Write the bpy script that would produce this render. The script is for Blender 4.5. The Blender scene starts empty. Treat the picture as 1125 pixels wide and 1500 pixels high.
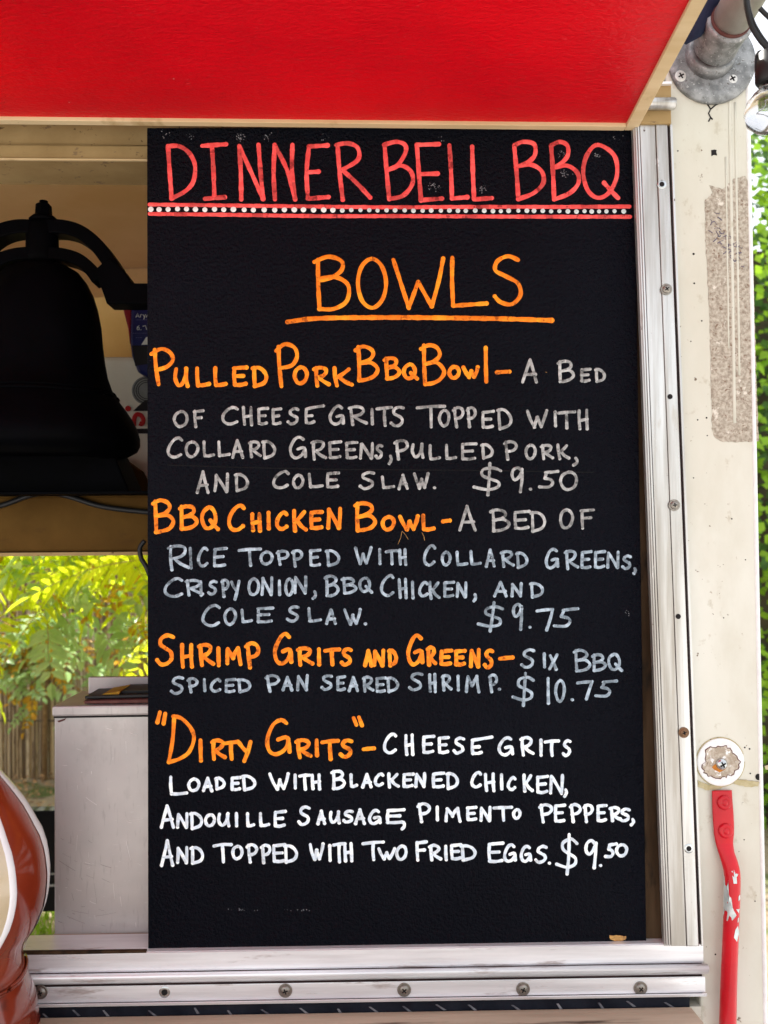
import bpy, math, random
from mathutils import Vector, Matrix
random.seed(7)
C = bpy.context.scene
COL = C.collection
# ------------------------------------------------------------------ camera
FP = 1300.0                                    # focal length in photo pixels (photo 1125 x 1500)
CAM = Vector((0, -1.3, 1.9))
YAW, PITCH, ROLL = 0.01630868, 0.02423189, -0.00793972
F_ = Vector((math.sin(YAW)*math.cos(PITCH), math.cos(YAW)*math.cos(PITCH), math.sin(PITCH)))
R0 = Vector((math.cos(YAW), -math.sin(YAW), 0)); U0 = R0.cross(F_)
R_ = R0*math.cos(ROLL)+U0*math.sin(ROLL); U_ = -R0*math.sin(ROLL)+U0*math.cos(ROLL)
cd = bpy.data.cameras.new('camera'); cam = bpy.data.objects.new('camera', cd); COL.objects.link(cam)
cam.matrix_world = Matrix(((R_.x, U_.x, -F_.x, CAM.x), (R_.y, U_.y, -F_.y, CAM.y), (R_.z, U_.z, -F_.z, CAM.z), (0, 0, 0, 1)))
cd.sensor_fit = 'VERTICAL'; cd.sensor_height = 36; cd.sensor_width = 27; cd.lens = FP/1500*36
cd.clip_start = 0.02; cd.clip_end = 500
cd.dof.use_dof = True; cd.dof.focus_distance = 1.33; cd.dof.aperture_fstop = 6.0
C.camera = cam
# ------------------------------------------------------------------ light
SUN_EL, SUN_AZ = 58, -42                       # high sun from behind the truck, to the left
w = bpy.data.worlds.new('World'); C.world = w; w.use_nodes = True
nt = w.node_tree; bg = nt.nodes['Background']
sky = nt.nodes.new('ShaderNodeTexSky'); sky.sky_type = 'NISHITA'; sky.sun_disc = False
sky.sun_elevation = math.radians(SUN_EL); sky.sun_rotation = math.radians(SUN_AZ)
sky.air_density = 1.0; sky.dust_density = 3.0; sky.ozone_density = 0.6
veil = nt.nodes.new('ShaderNodeMixRGB'); veil.inputs[0].default_value = .55; veil.inputs[2].default_value = (7.5, 7.4, 7.2, 1)   # thin white cloud over the whole sky
nt.links.new(sky.outputs[0], veil.inputs[1]); nt.links.new(veil.outputs[0], bg.inputs[0]); bg.inputs[1].default_value = 0.15
sd = bpy.data.lights.new('sun', 'SUN'); sd.energy = 5.0; sd.angle = math.radians(0.6); sd.color = (1, .97, .91)
so = bpy.data.objects.new('sun', sd); COL.objects.link(so)
sdir = Vector((math.sin(math.radians(SUN_AZ))*math.cos(math.radians(SUN_EL)), math.cos(math.radians(SUN_AZ))*math.cos(math.radians(SUN_EL)), math.sin(math.radians(SUN_EL))))
so.rotation_euler = sdir.to_track_quat('Z', 'Y').to_euler(); so.location = (3, 3, 8)
C.view_settings.view_transform = 'Standard'; C.view_settings.look = 'None'
C.view_settings.exposure = 1.08; C.view_settings.gamma = 1
C.view_settings.use_curve_mapping = False
C.render.engine = 'CYCLES'

# ------------------------------------------------------------------ helpers
def U(px, py, Y=0.0):
    d = F_ + R_*((px-562.5)/FP) - U_*((py-750)/FP)
    return CAM + d*((Y-CAM.y)/d.y)
def proj(p):
    d = p-CAM; k = d.dot(F_)
    return 562.5+FP*d.dot(R_)/k, 750-FP*d.dot(U_)/k

def nd(t, typ, **kw):
    n = t.nodes.new(typ)
    for k, v in kw.items():
        if isinstance(k, str) and hasattr(n, k): setattr(n, k, v)
        else: n.inputs[k].default_value = v
    return n
def col4(c): return (c[0], c[1], c[2], 1)
def mat(name, c1, c2=None, rough=.6, metal=0, scale=8, stretch=(1, 1, 1), detail=6, spots=None, bump=None, r2=None, lo=.35, hi=.65, spec=.3, coat=0, streaks=None, transl=None):
    """c1/c2 mixed by noise; spots = list of (colour, scale, threshold, softness, stretch); bump = (scale, strength, distance, kind, stretch)"""
    m = bpy.data.materials.new(name); m.use_nodes = True; t = m.node_tree; L = t.links.new
    b = t.nodes['Principled BSDF']; b.inputs['Metallic'].default_value = metal; b.inputs['Roughness'].default_value = rough
    b.inputs['Specular IOR Level'].default_value = spec
    if coat: b.inputs['Coat Weight'].default_value = coat; b.inputs['Coat Roughness'].default_value = .08
    tc = t.nodes.new('ShaderNodeTexCoord')
    def noise(sc, st=(1, 1, 1), de=6, off=0, rg=.6):
        mp = t.nodes.new('ShaderNodeMapping'); mp.inputs['Scale'].default_value = st; mp.inputs['Location'].default_value = (off, off*.7, off*1.3)
        L(tc.outputs['Object'], mp.inputs[0])
        n = t.nodes.new('ShaderNodeTexNoise'); n.inputs['Scale'].default_value = sc; n.inputs['Detail'].default_value = de; n.inputs['Roughness'].default_value = rg
        L(mp.outputs[0], n.inputs['Vector']); return n.outputs['Fac']
    def rng(s, a, z):
        r = t.nodes.new('ShaderNodeMapRange'); r.inputs['From Min'].default_value = a; r.inputs['From Max'].default_value = z
        L(s, r.inputs['Value']); return r.outputs['Result']
    cur = None
    f = rng(noise(scale, stretch, detail), lo, hi)
    mx = t.nodes.new('ShaderNodeMixRGB'); mx.inputs[1].default_value = col4(c1); mx.inputs[2].default_value = col4(c2 or c1); L(f, mx.inputs[0]); cur = mx.outputs[0]
    for i, s in enumerate(spots or []):
        g = rng(noise(s[1], s[4] if len(s) > 4 else (1, 1, 1), 5, 3.1*(i+1), .65), s[2], s[2]+s[3])
        if len(s) > 5:
            mm = t.nodes.new('ShaderNodeMath'); mm.operation = 'MULTIPLY'; L(g, mm.inputs[0]); mm.inputs[1].default_value = s[5]; g = mm.outputs[0]
        m2 = t.nodes.new('ShaderNodeMixRGB'); L(g, m2.inputs[0]); L(cur, m2.inputs[1]); m2.inputs[2].default_value = col4(s[0]); cur = m2.outputs[0]
    L(cur, b.inputs['Base Color'])
    if r2 is not None:
        rr = t.nodes.new('ShaderNodeMapRange'); rr.inputs['From Min'].default_value = .3; rr.inputs['From Max'].default_value = .7
        rr.inputs['To Min'].default_value = rough; rr.inputs['To Max'].default_value = r2
        L(noise(scale*2.3, stretch, 5, 9), rr.inputs['Value']); L(rr.outputs[0], b.inputs['Roughness'])
    if bump:
        bs = bump if isinstance(bump, list) else [bump]; prev = None
        for q in bs:
            st = q[4] if len(q) > 4 else (1, 1, 1)
            if len(q) > 3 and q[3] == 'vor':
                mp = t.nodes.new('ShaderNodeMapping'); mp.inputs['Scale'].default_value = st; L(tc.outputs['Object'], mp.inputs[0])
                v = t.nodes.new('ShaderNodeTexVoronoi'); v.feature = 'SMOOTH_F1'; v.inputs['Scale'].default_value = q[0]; L(mp.outputs[0], v.inputs['Vector']); h = v.outputs['Distance']
            else: h = noise(q[0], st, 3, 5)
            bp = t.nodes.new('ShaderNodeBump'); bp.inputs['Strength'].default_value = q[1]; bp.inputs['Distance'].default_value = q[2]; L(h, bp.inputs['Height'])
            if prev: L(prev, bp.inputs['Normal'])
            prev = bp.outputs[0]
        L(prev, b.inputs['Normal'])
    if transl:
        tr = t.nodes.new('ShaderNodeBsdfTranslucent'); L(cur, tr.inputs[0]); ms = t.nodes.new('ShaderNodeMixShader'); ms.inputs[0].default_value = transl
        L(b.outputs[0], ms.inputs[1]); L(tr.outputs[0], ms.inputs[2]); L(ms.outputs[0], t.nodes['Material Output'].inputs[0])
    return m

class MB:
    def __init__(s): s.v = []; s.f = []; s.m = []; s.sm = []
    def add(s, vs, fs, mi=0, smooth=False):
        o = len(s.v); s.v += [Vector(v) for v in vs]; s.f += [tuple(i+o for i in f) for f in fs]; s.m += [mi]*len(fs); s.sm += [smooth]*len(fs); return s
    def box(s, a, b, mi=0):
        x0, y0, z0 = a; x1, y1, z1 = b
        return s.add([(x0,y0,z0),(x1,y0,z0),(x1,y1,z0),(x0,y1,z0),(x0,y0,z1),(x1,y0,z1),(x1,y1,z1),(x0,y1,z1)],
                     [(0,3,2,1),(4,5,6,7),(0,1,5,4),(1,2,6,5),(2,3,7,6),(3,0,4,7)], mi)
    def prism(s, pts, Y0, Y1, mi=0, px=True, bev=0):
        """outline in the wall plane at depth Y0 (photo px unless px=False), extruded back to Y1"""
        P = [U(x, y, Y0) if px else Vector((x, Y0, y)) for x, y in pts]; n = len(P)
        if bev:
            c = sum(P, Vector())/n
            I = []
            for i in range(n):
                a = (P[i]-P[i-1]).normalized(); b = (P[(i+1) % n]-P[i]).normalized(); k = (b-a); 
                d = k.normalized() if k.length > 1e-3 else Vector((-a.z, 0, a.x))
                if (c-P[i]).dot(d) < 0 and k.length <= 1e-3: d = -d
                sn = abs(a.x*b.z-a.z*b.x); sc = bev/max(.35, math.cos(math.acos(max(-1, min(1, a.dot(b))))/2))
                I.append(P[i]+d*sc)
            vs = [p.copy() for p in I]+[Vector((p.x, Y0+bev, p.z)) for p in P]+[Vector((p.x, Y1, p.z)) for p in P]
            fs = [tuple(range(n)), tuple(reversed(range(2*n, 3*n)))]
            for L0 in (0, n): fs += [(L0+i, L0+n+i, L0+n+(i+1) % n, L0+(i+1) % n) for i in range(n)]
            return s.add(vs, fs, mi)
        vs = P+[Vector((p.x, Y1, p.z)) for p in P]
        return s.add(vs, [tuple(range(n)), tuple(reversed(range(n, 2*n)))]+[(i, n+i, n+(i+1) % n, (i+1) % n) for i in range(n)], mi)
    def lathe(s, prof, base, axis, n=32, mi=0, smooth=True, cap=True, ang0=0, ang1=2*math.pi, sx=1):
        """prof = [(t, r)] along axis"""
        a = Vector(axis).normalized(); h = Vector((0, 0, 1)) if abs(a.z) < .9 else Vector((1, 0, 0))
        e1 = a.cross(h).normalized(); e2 = e1.cross(a).normalized(); base = Vector(base); full = abs(ang1-ang0-2*math.pi) < 1e-6
        m = n if full else n+1; vs = []
        for t, r in prof:
            for i in range(m):
                q = ang0+(ang1-ang0)*i/n; vs.append(base+a*t+e1*(r*math.cos(q)*sx)+e2*(r*math.sin(q)))
        fs = []
        for j in range(len(prof)-1):
            for i in range(n):
                k = (i+1) % m; fs.append((j*m+i, j*m+k, (j+1)*m+k, (j+1)*m+i))
        s.add(vs, fs, mi, smooth)
        if cap and full:
            o = len(s.v)-len(vs)
            for j, rev in ((0, True), (len(prof)-1, False)):
                if prof[j][1] > 1e-5: s.f.append(tuple(o+j*m+i for i in (range(m-1, -1, -1) if rev else range(m)))); s.m.append(mi); s.sm.append(False)
        return s
    def sweep(s, pts, rx, ry=None, n=10, mi=0, side=None, smooth=True, square=False):
        """section half sizes rx (in wall-plane side direction) / ry (other); may be lists"""
        P = [Vector(p) for p in pts]; N = len(P); vs = []
        for i, p in enumerate(P):
            t = (P[min(i+1, N-1)]-P[max(i-1, 0)]).normalized()
            dep = Vector(side) if side else Vector((0, 1, 0))
            if abs(t.dot(dep)) > .95: dep = Vector((1, 0, 0))
            a = t.cross(dep).normalized(); b = t.cross(a).normalized()
            x = rx[i] if isinstance(rx, (list, tuple)) else rx; y = (ry[i] if isinstance(ry, (list, tuple)) else ry) if ry is not None else x
            for k in range(n):
                q = 2*math.pi*(k+.5)/n
                cx, cy = (math.cos(q), math.sin(q))
                if square:
                    mm = max(abs(cx), abs(cy)); cx, cy = cx/mm, cy/mm
                vs.append(p+a*(x*cx)+b*(y*cy))
        fs = [(j*n+k, j*n+(k+1) % n, (j+1)*n+(k+1) % n, (j+1)*n+k) for j in range(N-1) for k in range(n)]
        fs += [tuple(range(n-1, -1, -1)), tuple((N-1)*n+k for k in range(n))]
        return s.add(vs, fs, mi, smooth)
    def obj(s, name, mats, parent=None, kind=None, label=None, cat=None, group=None, bevel=0):
        me = bpy.data.meshes.new(name); off = WB.get(parent, Vector()) if parent else Vector()
        me.from_pydata([tuple(v-off) for v in s.v], [], s.f)
        for m in (mats if isinstance(mats, (list, tuple)) else [mats]): me.materials.append(m)
        me.polygons.foreach_set('material_index', s.m); me.polygons.foreach_set('use_smooth', s.sm); me.update()
        import bmesh as bm_
        b = bm_.new(); b.from_mesh(me); bm_.ops.recalc_face_normals(b, faces=b.faces[:]); b.to_mesh(me); b.free()
        o = bpy.data.objects.new(name, me); COL.objects.link(o)
        if parent: o.parent = parent
        if bevel:
            md = o.modifiers.new('bevel', 'BEVEL'); md.width = bevel; md.segments = 2; md.limit_method = 'ANGLE'; md.angle_limit = math.radians(40)
        WB[o] = off
        for k, v in (('kind', kind), ('label', label), ('category', cat), ('group', group)):
            if v: o[k] = v
        return o
WB = {}
def thing(name, label, cat, loc, group=None):
    o = bpy.data.objects.new(name, None); o.empty_display_size = .05; COL.objects.link(o); o.location = loc
    o['label'] = label; o['category'] = cat; WB[o] = Vector(loc)
    if group: o['group'] = group
    return o
def copy_part(o, loc, parent=None):
    c = o.copy(); COL.objects.link(c); c.location = loc; c.parent = parent or o.parent
    for ch in list(o.children):
        g = ch.copy(); COL.objects.link(g); g.parent = c
    return c
def smooth_poly(pts, closed=False, sub=6):
    P = [Vector((p[0], p[1], 0)) for p in pts]; n = len(P); out = []
    if n < 3: return [(p.x, p.y) for p in P]
    rng = range(n if closed else n-1)
    for i in rng:
        g = lambda k: P[k % n] if closed else P[max(0, min(n-1, k))]
        p0, p1, p2, p3 = g(i-1), g(i), g(i+1), g(i+2)
        for k in range(sub):
            t = k/sub; q = .5*((2*p1)+(p2-p0)*t+(2*p0-5*p1+4*p2-p3)*t*t+(3*p1-p0-3*p2+p3)*t**3); out.append((q.x, q.y))
    out.append((P[0].x, P[0].y) if closed else (P[-1].x, P[-1].y)); return out
# ------------------------------------------------------------------ materials
M = {}
M['cream'] = mat('cream_paint', (.56, .53, .44), (.66, .635, .56), rough=.38, r2=.5, scale=3.5, stretch=(1, 1, .5), spots=[((.47, .42, .32), 7, .50, .20, (1.3, 1, .6), .40), ((.40, .34, .24), 40, .62, .08, (1, 1, .8), .5), ((.16, .11, .07), 55, .67, .02), ((.35, .28, .2), 120, .70, .03)], bump=[(9, .10, .004, 'n', (1, 1, .4)), (160, .12, .0006)])
M['wall_in'] = mat('interior_tan', (.70, .42, .18), (.82, .54, .28), rough=.6, scale=3, spots=[((.2, .13, .06), 5, .58, .15)], bump=(30, .15, .004))
M['red'] = mat('red_gloss_paint', (.72, .0006, .008), (.50, .0004, .008), rough=.30, r2=.45, lo=.3, hi=.7, scale=2.6, stretch=(.6, 2, 2), spots=[((.80, .12, .14), 300, .665, .03, (.4, 1, 1), .55), ((.34, 0, .006), 3, .48, .25, (1.5, 1, 1), .35), ((.8, .7, .6), 70, .74, .01)], bump=[(200, .9, .0024, 'n', (.55, 1, 1)), (420, .25, .0006, 'n', (.4, 1, 1))], spec=.3)  # pinkish flecks put specular glints into the colour
M['wood'] = mat('plywood_edge', (.56, .40, .21), (.68, .52, .31), rough=.6, scale=10, stretch=(.3, 3, 3), spots=[((.16, .1, .05), 60, .70, .03), ((.42, .28, .13), 9, .58, .1)], bump=(90, .2, .001, 'n', (.2, 1, 1)))
M['header'] = mat('header_beige', (.27, .175, .075), (.42, .29, .135), rough=.7, spec=.1, scale=5, spots=[((.20, .13, .07), 38, .62, .05, (1, 1, 2)), ((.12, .07, .03), 110, .66, .03)], bump=(50, .2, .002))
M['alu'] = mat('brushed_aluminium', (.92, .92, .93), (.72, .71, .72), rough=.26, r2=.42, metal=.4, lo=.4, hi=.6, scale=18, stretch=(.12, 1, 2.5), spots=[((.42, .35, .33), 40, .60, .08, (.18, 1, 1), .8), ((.10, .05, .05), 95, .73, .02, (.6, 1, 1)), ((.9, .9, .9), 60, .68, .05, (.5, 1, 1), .6)], bump=[(130, .22, .0006, 'n', (.08, 1, 1)), (25, .15, .0015)])
M['aluv'] = mat('brushed_aluminium_upright', (.62, .62, .61), (.36, .335, .30), rough=.26, r2=.42, metal=.75, lo=.38, hi=.62, scale=18, stretch=(2.5, 1, .12), spots=[((.38, .32, .25), 30, .60, .12, (1, 1, .25), .7), ((.10, .06, .05), 95, .71, .02, (1, 1, .6)), ((.85, .84, .82), 50, .66, .05, (1, 1, .4), .6)], bump=[(130, .22, .0006, 'n', (1, 1, .08)), (25, .15, .0015)])
M['gap'] = mat('grimy_rubber_channel', (.035, .02, .02), (.07, .04, .038), rough=.8, spec=.08, scale=40)
M['brown'] = mat('weathered_brown_wood', (.035, .020, .011), (.075, .045, .025), rough=.85, spec=.06, scale=18, stretch=(3, 3, .3), spots=[((.02, .014, .01), 30, .55, .1, (1, 1, .3))], bump=(80, .4, .002, 'n', (1, 1, .2)))
M['board'] = mat('black_board', (.0012, .0016, .0042), (.0025, .0032, .0070), rough=.28, r2=.38, spec=.07, scale=2.2, spots=[((.05, .055, .07), 24, .745, .06, (1, 1, 1), .6), ((.16, .17, .2), 230, .80, .015)], bump=[(210, 1.0, .0060), (90, .5, .0040), (480, .6, .0020)])
BB = [(300, .45, .0016), (700, .3, .0005)]
def tones(key, a, b2, w_):
    """three densities of one marker: normal, thin, thick"""
    for k, (f, sp) in enumerate(((1.0, .60), (w_, .56), (1.3, .64))):
        c1 = tuple(min(.92, v*f) for v in a); c2 = tuple(min(.95, v*f) for v in b2)
        M[key+('', '_thin', '_thick')[k]] = mat(key+('', '_thin', '_thick')[k], c1, c2, rough=.6, spec=.2, scale=120, lo=.4, hi=.6, spots=[(tuple(v*(.72 if key == 'pwhite' else .5) for v in c1), 85, sp, .07), (tuple(min(.95, v*1.35) for v in c2), 190, .66, .05)], bump=BB)
tones('pgrey', (.25, .25, .245), (.40, .40, .39), .68)
tones('pblue', (.20, .25, .30), (.35, .42, .48), .68)
tones('pwhite', (.76, .81, .86), (.66, .75, .85), .84)
tones('pred', (.72, .06, .06), (.82, .10, .09), .72)
tones('porange', (.92, .20, .005), (.98, .26, .012), .80)
M['dots'] = mat('white_dots', (.80, .82, .80), (.68, .73, .72), rough=.5, scale=90)
M['dotg'] = mat('faded_dots', (.50, .60, .60), (.62, .70, .68), rough=.5, scale=90)
M['chip'] = mat('bare_wood_chip', (.60, .33, .10), (.25, .13, .05), rough=.8, scale=200)
M['scuff'] = mat('grey_scuff', (.20, .2, .22), (.32, .32, .34), rough=.6, scale=200)
M['scuffd'] = mat('dark_scuff', (.13, .11, .11), (.2, .17, .17), rough=.7)
M['crease'] = mat('board_crease', (.002, .002, .003), rough=.9)
M['iron'] = mat('black_cast_iron', (.0008, .0008, .001), (.0012, .0012, .002), rough=.5, scale=20, spec=.02, bump=(60, .3, .002))
M['screw'] = mat('dull_steel', (.22, .20, .18), (.33, .30, .26), rough=.45, metal=.9, scale=120, spots=[((.15, .07, .03), 90, .6, .08)])
M['rusty'] = mat('rusty_steel', (.24, .13, .07), (.16, .09, .05), rough=.65, metal=.5, scale=140)
M['bright'] = mat('bright_steel', (.6, .62, .63), (.45, .46, .46), rough=.25, metal=.95, scale=90)
M['dark'] = mat('dark_recess', (.012, .01, .01), rough=.9)
M['galv'] = mat('galvanised_iron', (.16, .165, .165), (.33, .335, .335), rough=.45, r2=.6, metal=.5, scale=60, lo=.38, hi=.62, detail=12, spots=[((.5, .5, .49), 220, .60, .06), ((.12, .11, .10), 170, .60, .06)], bump=[(110, .3, .0012), (16, .25, .004)])
M['pipe'] = mat('galvanised_pipe', (.36, .34, .31), (.50, .48, .44), rough=.45, r2=.6, metal=.4, scale=14, spots=[((.24, .19, .15), 22, .6, .1), ((.1, .05, .04), 120, .7, .03)], bump=(120, .2, .0008))
M['washer'] = mat('zinc_screw', (.68, .67, .63), (.52, .51, .49), rough=.4, metal=.4, scale=200)
M['maroon'] = mat('thread_rust', (.07, .02, .018), (.12, .045, .035), rough=.7, scale=80)
M['residue'] = mat('sticker_residue', (.27, .22, .17), (.50, .44, .36), rough=.8, scale=190, lo=.38, hi=.62, detail=9, spots=[((.20, .13, .09), 150, .60, .05), ((.66, .6, .52), 60, .62, .06), ((.6, .25, .06), 22, .76, .02)], bump=(260, .5, .001))
M['ink'] = mat('residue_scribble', (.10, .09, .13), (.17, .14, .17), rough=.7, scale=100)
M['white'] = mat('chalky_white', (.80, .78, .76), (.70, .67, .66), rough=.6, scale=60, spots=[((.4, .34, .3), 90, .70, .04)])
M['flake'] = mat('flaking_filler', (.36, .29, .22), (.52, .45, .37), rough=.8, scale=120, lo=.42, hi=.58, spots=[((.78, .76, .74), 90, .58, .04), ((.18, .12, .09), 140, .63, .03)], bump=(200, .6, .0015))
M['rust'] = mat('orange_rust', (.55, .20, .03), (.3, .1, .02), rough=.9, scale=150)
M['putty'] = mat('aged_putty', (.36, .29, .14), (.5, .43, .27), rough=.8, scale=80, spots=[((.1, .06, .03), 110, .62, .04)], bump=(120, .5, .002))
M['redh'] = mat('red_handle_paint', (.58, .004, .014), (.42, .002, .010), rough=.28, spec=.35, scale=12, spots=[((.25, .08, .05), 70, .72, .03)], bump=(40, .12, .002))
M['chipm'] = mat('chipped_silver', (.62, .64, .64), (.40, .50, .50), rough=.35, metal=.5, scale=90)
M['steel'] = mat('stainless_sheet', (.40, .37, .36), (.56, .52, .50), rough=.36, r2=.52, metal=.5, scale=5, lo=.25, hi=.75, detail=4, spots=[((.25, .22, .21), 9, .56, .2, (1, 1, .7), .6), ((.30, .27, .26), 200, .58, .08, (1, 1, .12), .35), ((.72, .70, .69), 260, .68, .03, (.15, 1, 1.5), .5)], bump=[(240, .15, .0005, 'n', (1, 1, .06)), (6, .12, .01)])
M['tread'] = mat('black_tread_rubber', (.006, .007, .012), (.014, .016, .024), rough=.5, spec=.12, scale=30, spots=[((.3, .3, .32), 90, .76, .02)], bump=(90, .4, .002))
M['treadb'] = mat('worn_tread_rib', (.10, .10, .12), (.28, .28, .3), rough=.4, metal=.3, scale=60)
M['counter'] = mat('weathered_counter_wood', (.36, .27, .19), (.54, .43, .32), rough=.65, scale=9, stretch=(.25, 3, 3), spots=[((.10, .065, .045), 20, .58, .08, (.12, 2, 1))], bump=(70, .35, .002, 'n', (.12, 2, 1)))
M['glaze_br'] = mat('red_brown_glaze', (.15, .015, .005), (.24, .032, .009), rough=.16, scale=7, spots=[((.12, .02, .01), 14, .60, .1)], coat=.7, bump=(14, .12, .006))
M['glaze_cr'] = mat('cream_glaze', (.46, .36, .22), (.58, .48, .34), rough=.18, scale=8, spots=[((.5, .24, .1), 7, .60, .12), ((.3, .22, .14), 90, .72, .03)], coat=.6, bump=(14, .12, .005))
M['glaze_wh'] = mat('white_glaze', (.78, .76, .76), (.70, .68, .70), rough=.2, scale=20, coat=.6, spots=[((.12, .08, .08), 60, .70, .03)])
M['blackp'] = mat('black_plastic', (.008, .008, .009), (.013, .013, .014), rough=.45)
M['navy'] = mat('dark_navy_fabric', (.008, .014, .04), (.014, .022, .055), rough=.8, scale=40, bump=(60, .5, .004))
M['whitebag'] = mat('white_paper_sack', (.80, .76, .62), (.88, .84, .72), rough=.7, scale=7, spots=[((.6, .55, .42), 12, .6, .1)], bump=(12, .4, .01))
M['card'] = mat('tan_cardboard', (.72, .44, .14), (.80, .52, .20), rough=.75, scale=8)
M['redprint'] = mat('red_print', (.55, .015, .015), rough=.6)
M['greyprint'] = mat('grey_print', (.20, .21, .20), (.26, .27, .26), rough=.6, scale=60)
M['blackprint'] = mat('black_print', (.008, .006, .008), rough=.6)
M['bluebag'] = mat('blue_pouch', (.006, .009, .08), (.01, .014, .11), rough=.35, scale=20, bump=(30, .4, .004))
M['redbag'] = mat('red_pouch', (.30, .012, .02), rough=.4)
M['paleprint'] = mat('pale_print', (.7, .72, .68), rough=.6)
M['violet'] = mat('small_violet_print', (.13, .13, .3), rough=.6)
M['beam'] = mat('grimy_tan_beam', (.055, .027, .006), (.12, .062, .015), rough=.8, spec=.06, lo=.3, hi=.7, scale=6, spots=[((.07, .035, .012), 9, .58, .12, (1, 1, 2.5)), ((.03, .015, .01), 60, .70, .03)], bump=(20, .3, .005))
M['roof'] = mat('tan_roof_lining', (.74, .45, .20), (.86, .58, .32), rough=.5, scale=2)
M['floor'] = mat('dark_floor_sheet', (.12, .11, .10), (.17, .16, .15), rough=.5, scale=8)
M['reed'] = mat('dry_reed', (.34, .25, .16), (.55, .44, .30), rough=.8, scale=30, stretch=(3, 3, .1), spots=[((.11, .07, .05), 18, .52, .12, (2, 1, .3)), ((.5, .42, .3), 26, .62, .08, (3, 1, .2))])
M['reed_dark'] = mat('weathered_reed', (.12, .085, .06), (.24, .18, .12), rough=.85, scale=30, stretch=(3, 3, .1))
M['reed_pale'] = mat('bleached_reed', (.50, .41, .29), (.70, .60, .45), rough=.8, scale=30, stretch=(3, 3, .1), spots=[((.3, .22, .15), 22, .56, .1, (2, 1, .4))])
M['wire'] = mat('fence_wire', (.06, .05, .045), rough=.7)
M['bark'] = mat('twig_bark', (.20, .12, .06), (.32, .22, .12), rough=.85, scale=40)
M['leaf1'] = mat('bright_leaf', (.60, .74, .012), (.80, .82, .06), rough=.35, scale=6, transl=.70)
M['leaf2'] = mat('cool_green_leaf', (.28, .48, .15), (.46, .62, .30), rough=.3, scale=6, transl=.4)
M['leaf3'] = mat('yellow_leaf', (.62, .46, .02), (.6, .28, .03), rough=.5, scale=6, transl=.4)
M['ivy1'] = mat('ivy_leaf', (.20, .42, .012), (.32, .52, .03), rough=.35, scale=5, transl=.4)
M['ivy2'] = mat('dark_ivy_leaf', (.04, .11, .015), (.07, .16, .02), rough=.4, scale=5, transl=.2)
M['ivycore'] = mat('hedge_stems', (.05, .05, .03), (.09, .07, .04), rough=.9, scale=12)
M['grass'] = mat('grass_blade', (.2, .36, .02), (.28, .42, .03), rough=.5, scale=3, transl=.35)
M['litter'] = mat('dry_leaf_litter', (.30, .17, .08), (.42, .27, .14), rough=.85, scale=14, spots=[((.14, .09, .05), 9, .56, .1)])
M['ground'] = mat('ground_soil', (.24, .19, .12), (.33, .27, .18), rough=.9, scale=1.2, spots=[((.10, .13, .04), 2.4, .52, .1), ((.14, .1, .06), 9, .56, .1)], bump=(12, .5, .03))
M['paving'] = mat('pale_concrete', (.43, .42, .405), (.51, .495, .475), rough=.85, scale=2, spots=[((.25, .23, .2), 8, .58, .1)], bump=(60, .3, .003))
g = bpy.data.materials.new('clear_glass'); g.use_nodes = True; b = g.node_tree.nodes['Principled BSDF']
b.inputs['Roughness'].default_value = .01; b.inputs['Transmission Weight'].default_value = 1; b.inputs['IOR'].default_value = 1.45; M['glass'] = g

# ------------------------------------------------------------------ setting: ground
def sheet(name, x0, x1, y0, y1, z, m, t=.3):
    return MB().box((x0, y0, z-t), (x1, y1, z)).obj(name, m, kind='structure')
sheet('ground', -60, 60, -60, 90, 0, M['ground'])
sheet('paving', -14, 14, -16, 1.2, .03, M['paving'], .02)

# ------------------------------------------------------------------ food truck
FLZ, ROOFZ, DEP = .42, 2.95, 2.05
truck = thing('food_truck', 'cream food truck with an open serving window framed in aluminium', 'food truck', (-1.7, 1.0, 0))
def edge_x(py): return 1098+(py-200)*.0192      # truck corner in photo px
def jam(py): return 930+(py-260)*.03822         # left edge of the jamb
xr = lambda py: U(edge_x(py), py, 0)
# wall right of the window
q = MB()
q.prism([(jam(-260)+50, -260), (edge_x(-260), -260), (edge_x(1700), 1700), (edge_x(2300), 2300), (jam(2300)+50, 2300)], 0, .045)
q.obj('side_wall', M['cream'], truck, bevel=.004)
zt, zs = U(562, 176, 0).z, U(562, 1478, 0).z
q = MB(); xl = -4.2; xj = U(jam(700)+40, 700, 0).x
q.box((xl, 0, zt+.03), (U(jam(60)+49, 60, 0).x, .045, ROOFZ)); q.obj('side_wall', M['cream'], truck, label='cream wall above the serving window')
q = MB(); q.box((xl, 0, FLZ-.1), (U(jam(1600)+48, 1600, 0).x, .045, zs-.004)); q.obj('side_wall', M['cream'], truck, label='cream wall below the counter')
q = MB(); q.box((xl, 0.0, zs), (-2.3, .045, zt+.026)); q.obj('side_wall', M['cream'], truck)
# vertical raised beads and bright rounded corner of the wall
for dx, wd, yt, yb in ((1071, 3.0, 60, 640), (1079, 2.2, 150, 560), (1064, 1.6, 230, 520)):
    k = lambda py: dx+(py-300)*.0155
    P = [U(k(y), y, 0) for y in range(yt, yb+1, 40)]
    MB().sweep([p+Vector((0, -.0003, 0)) for p in P], wd*.001*.8, .0009, 8).obj('raised_bead', M['cream'], truck)
P = [U(edge_x(y)-1.5, y, 0)+Vector((0, .004, 0)) for y in range(-200, 1701, 100)]
MB().sweep(P, .0045, .006, 10).obj('corner_trim', M['white'], truck, label='pale rounded corner edge of the wall')
cx = xr(700).x
MB().box((cx-.045, .05, FLZ), (cx-.008, DEP, ROOFZ)).obj('end_wall', M['cream'], truck)
MB().box((xl, .05, FLZ), (xl+.04, DEP, ROOFZ)).obj('end_wall', M['wall_in'], truck)
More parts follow.
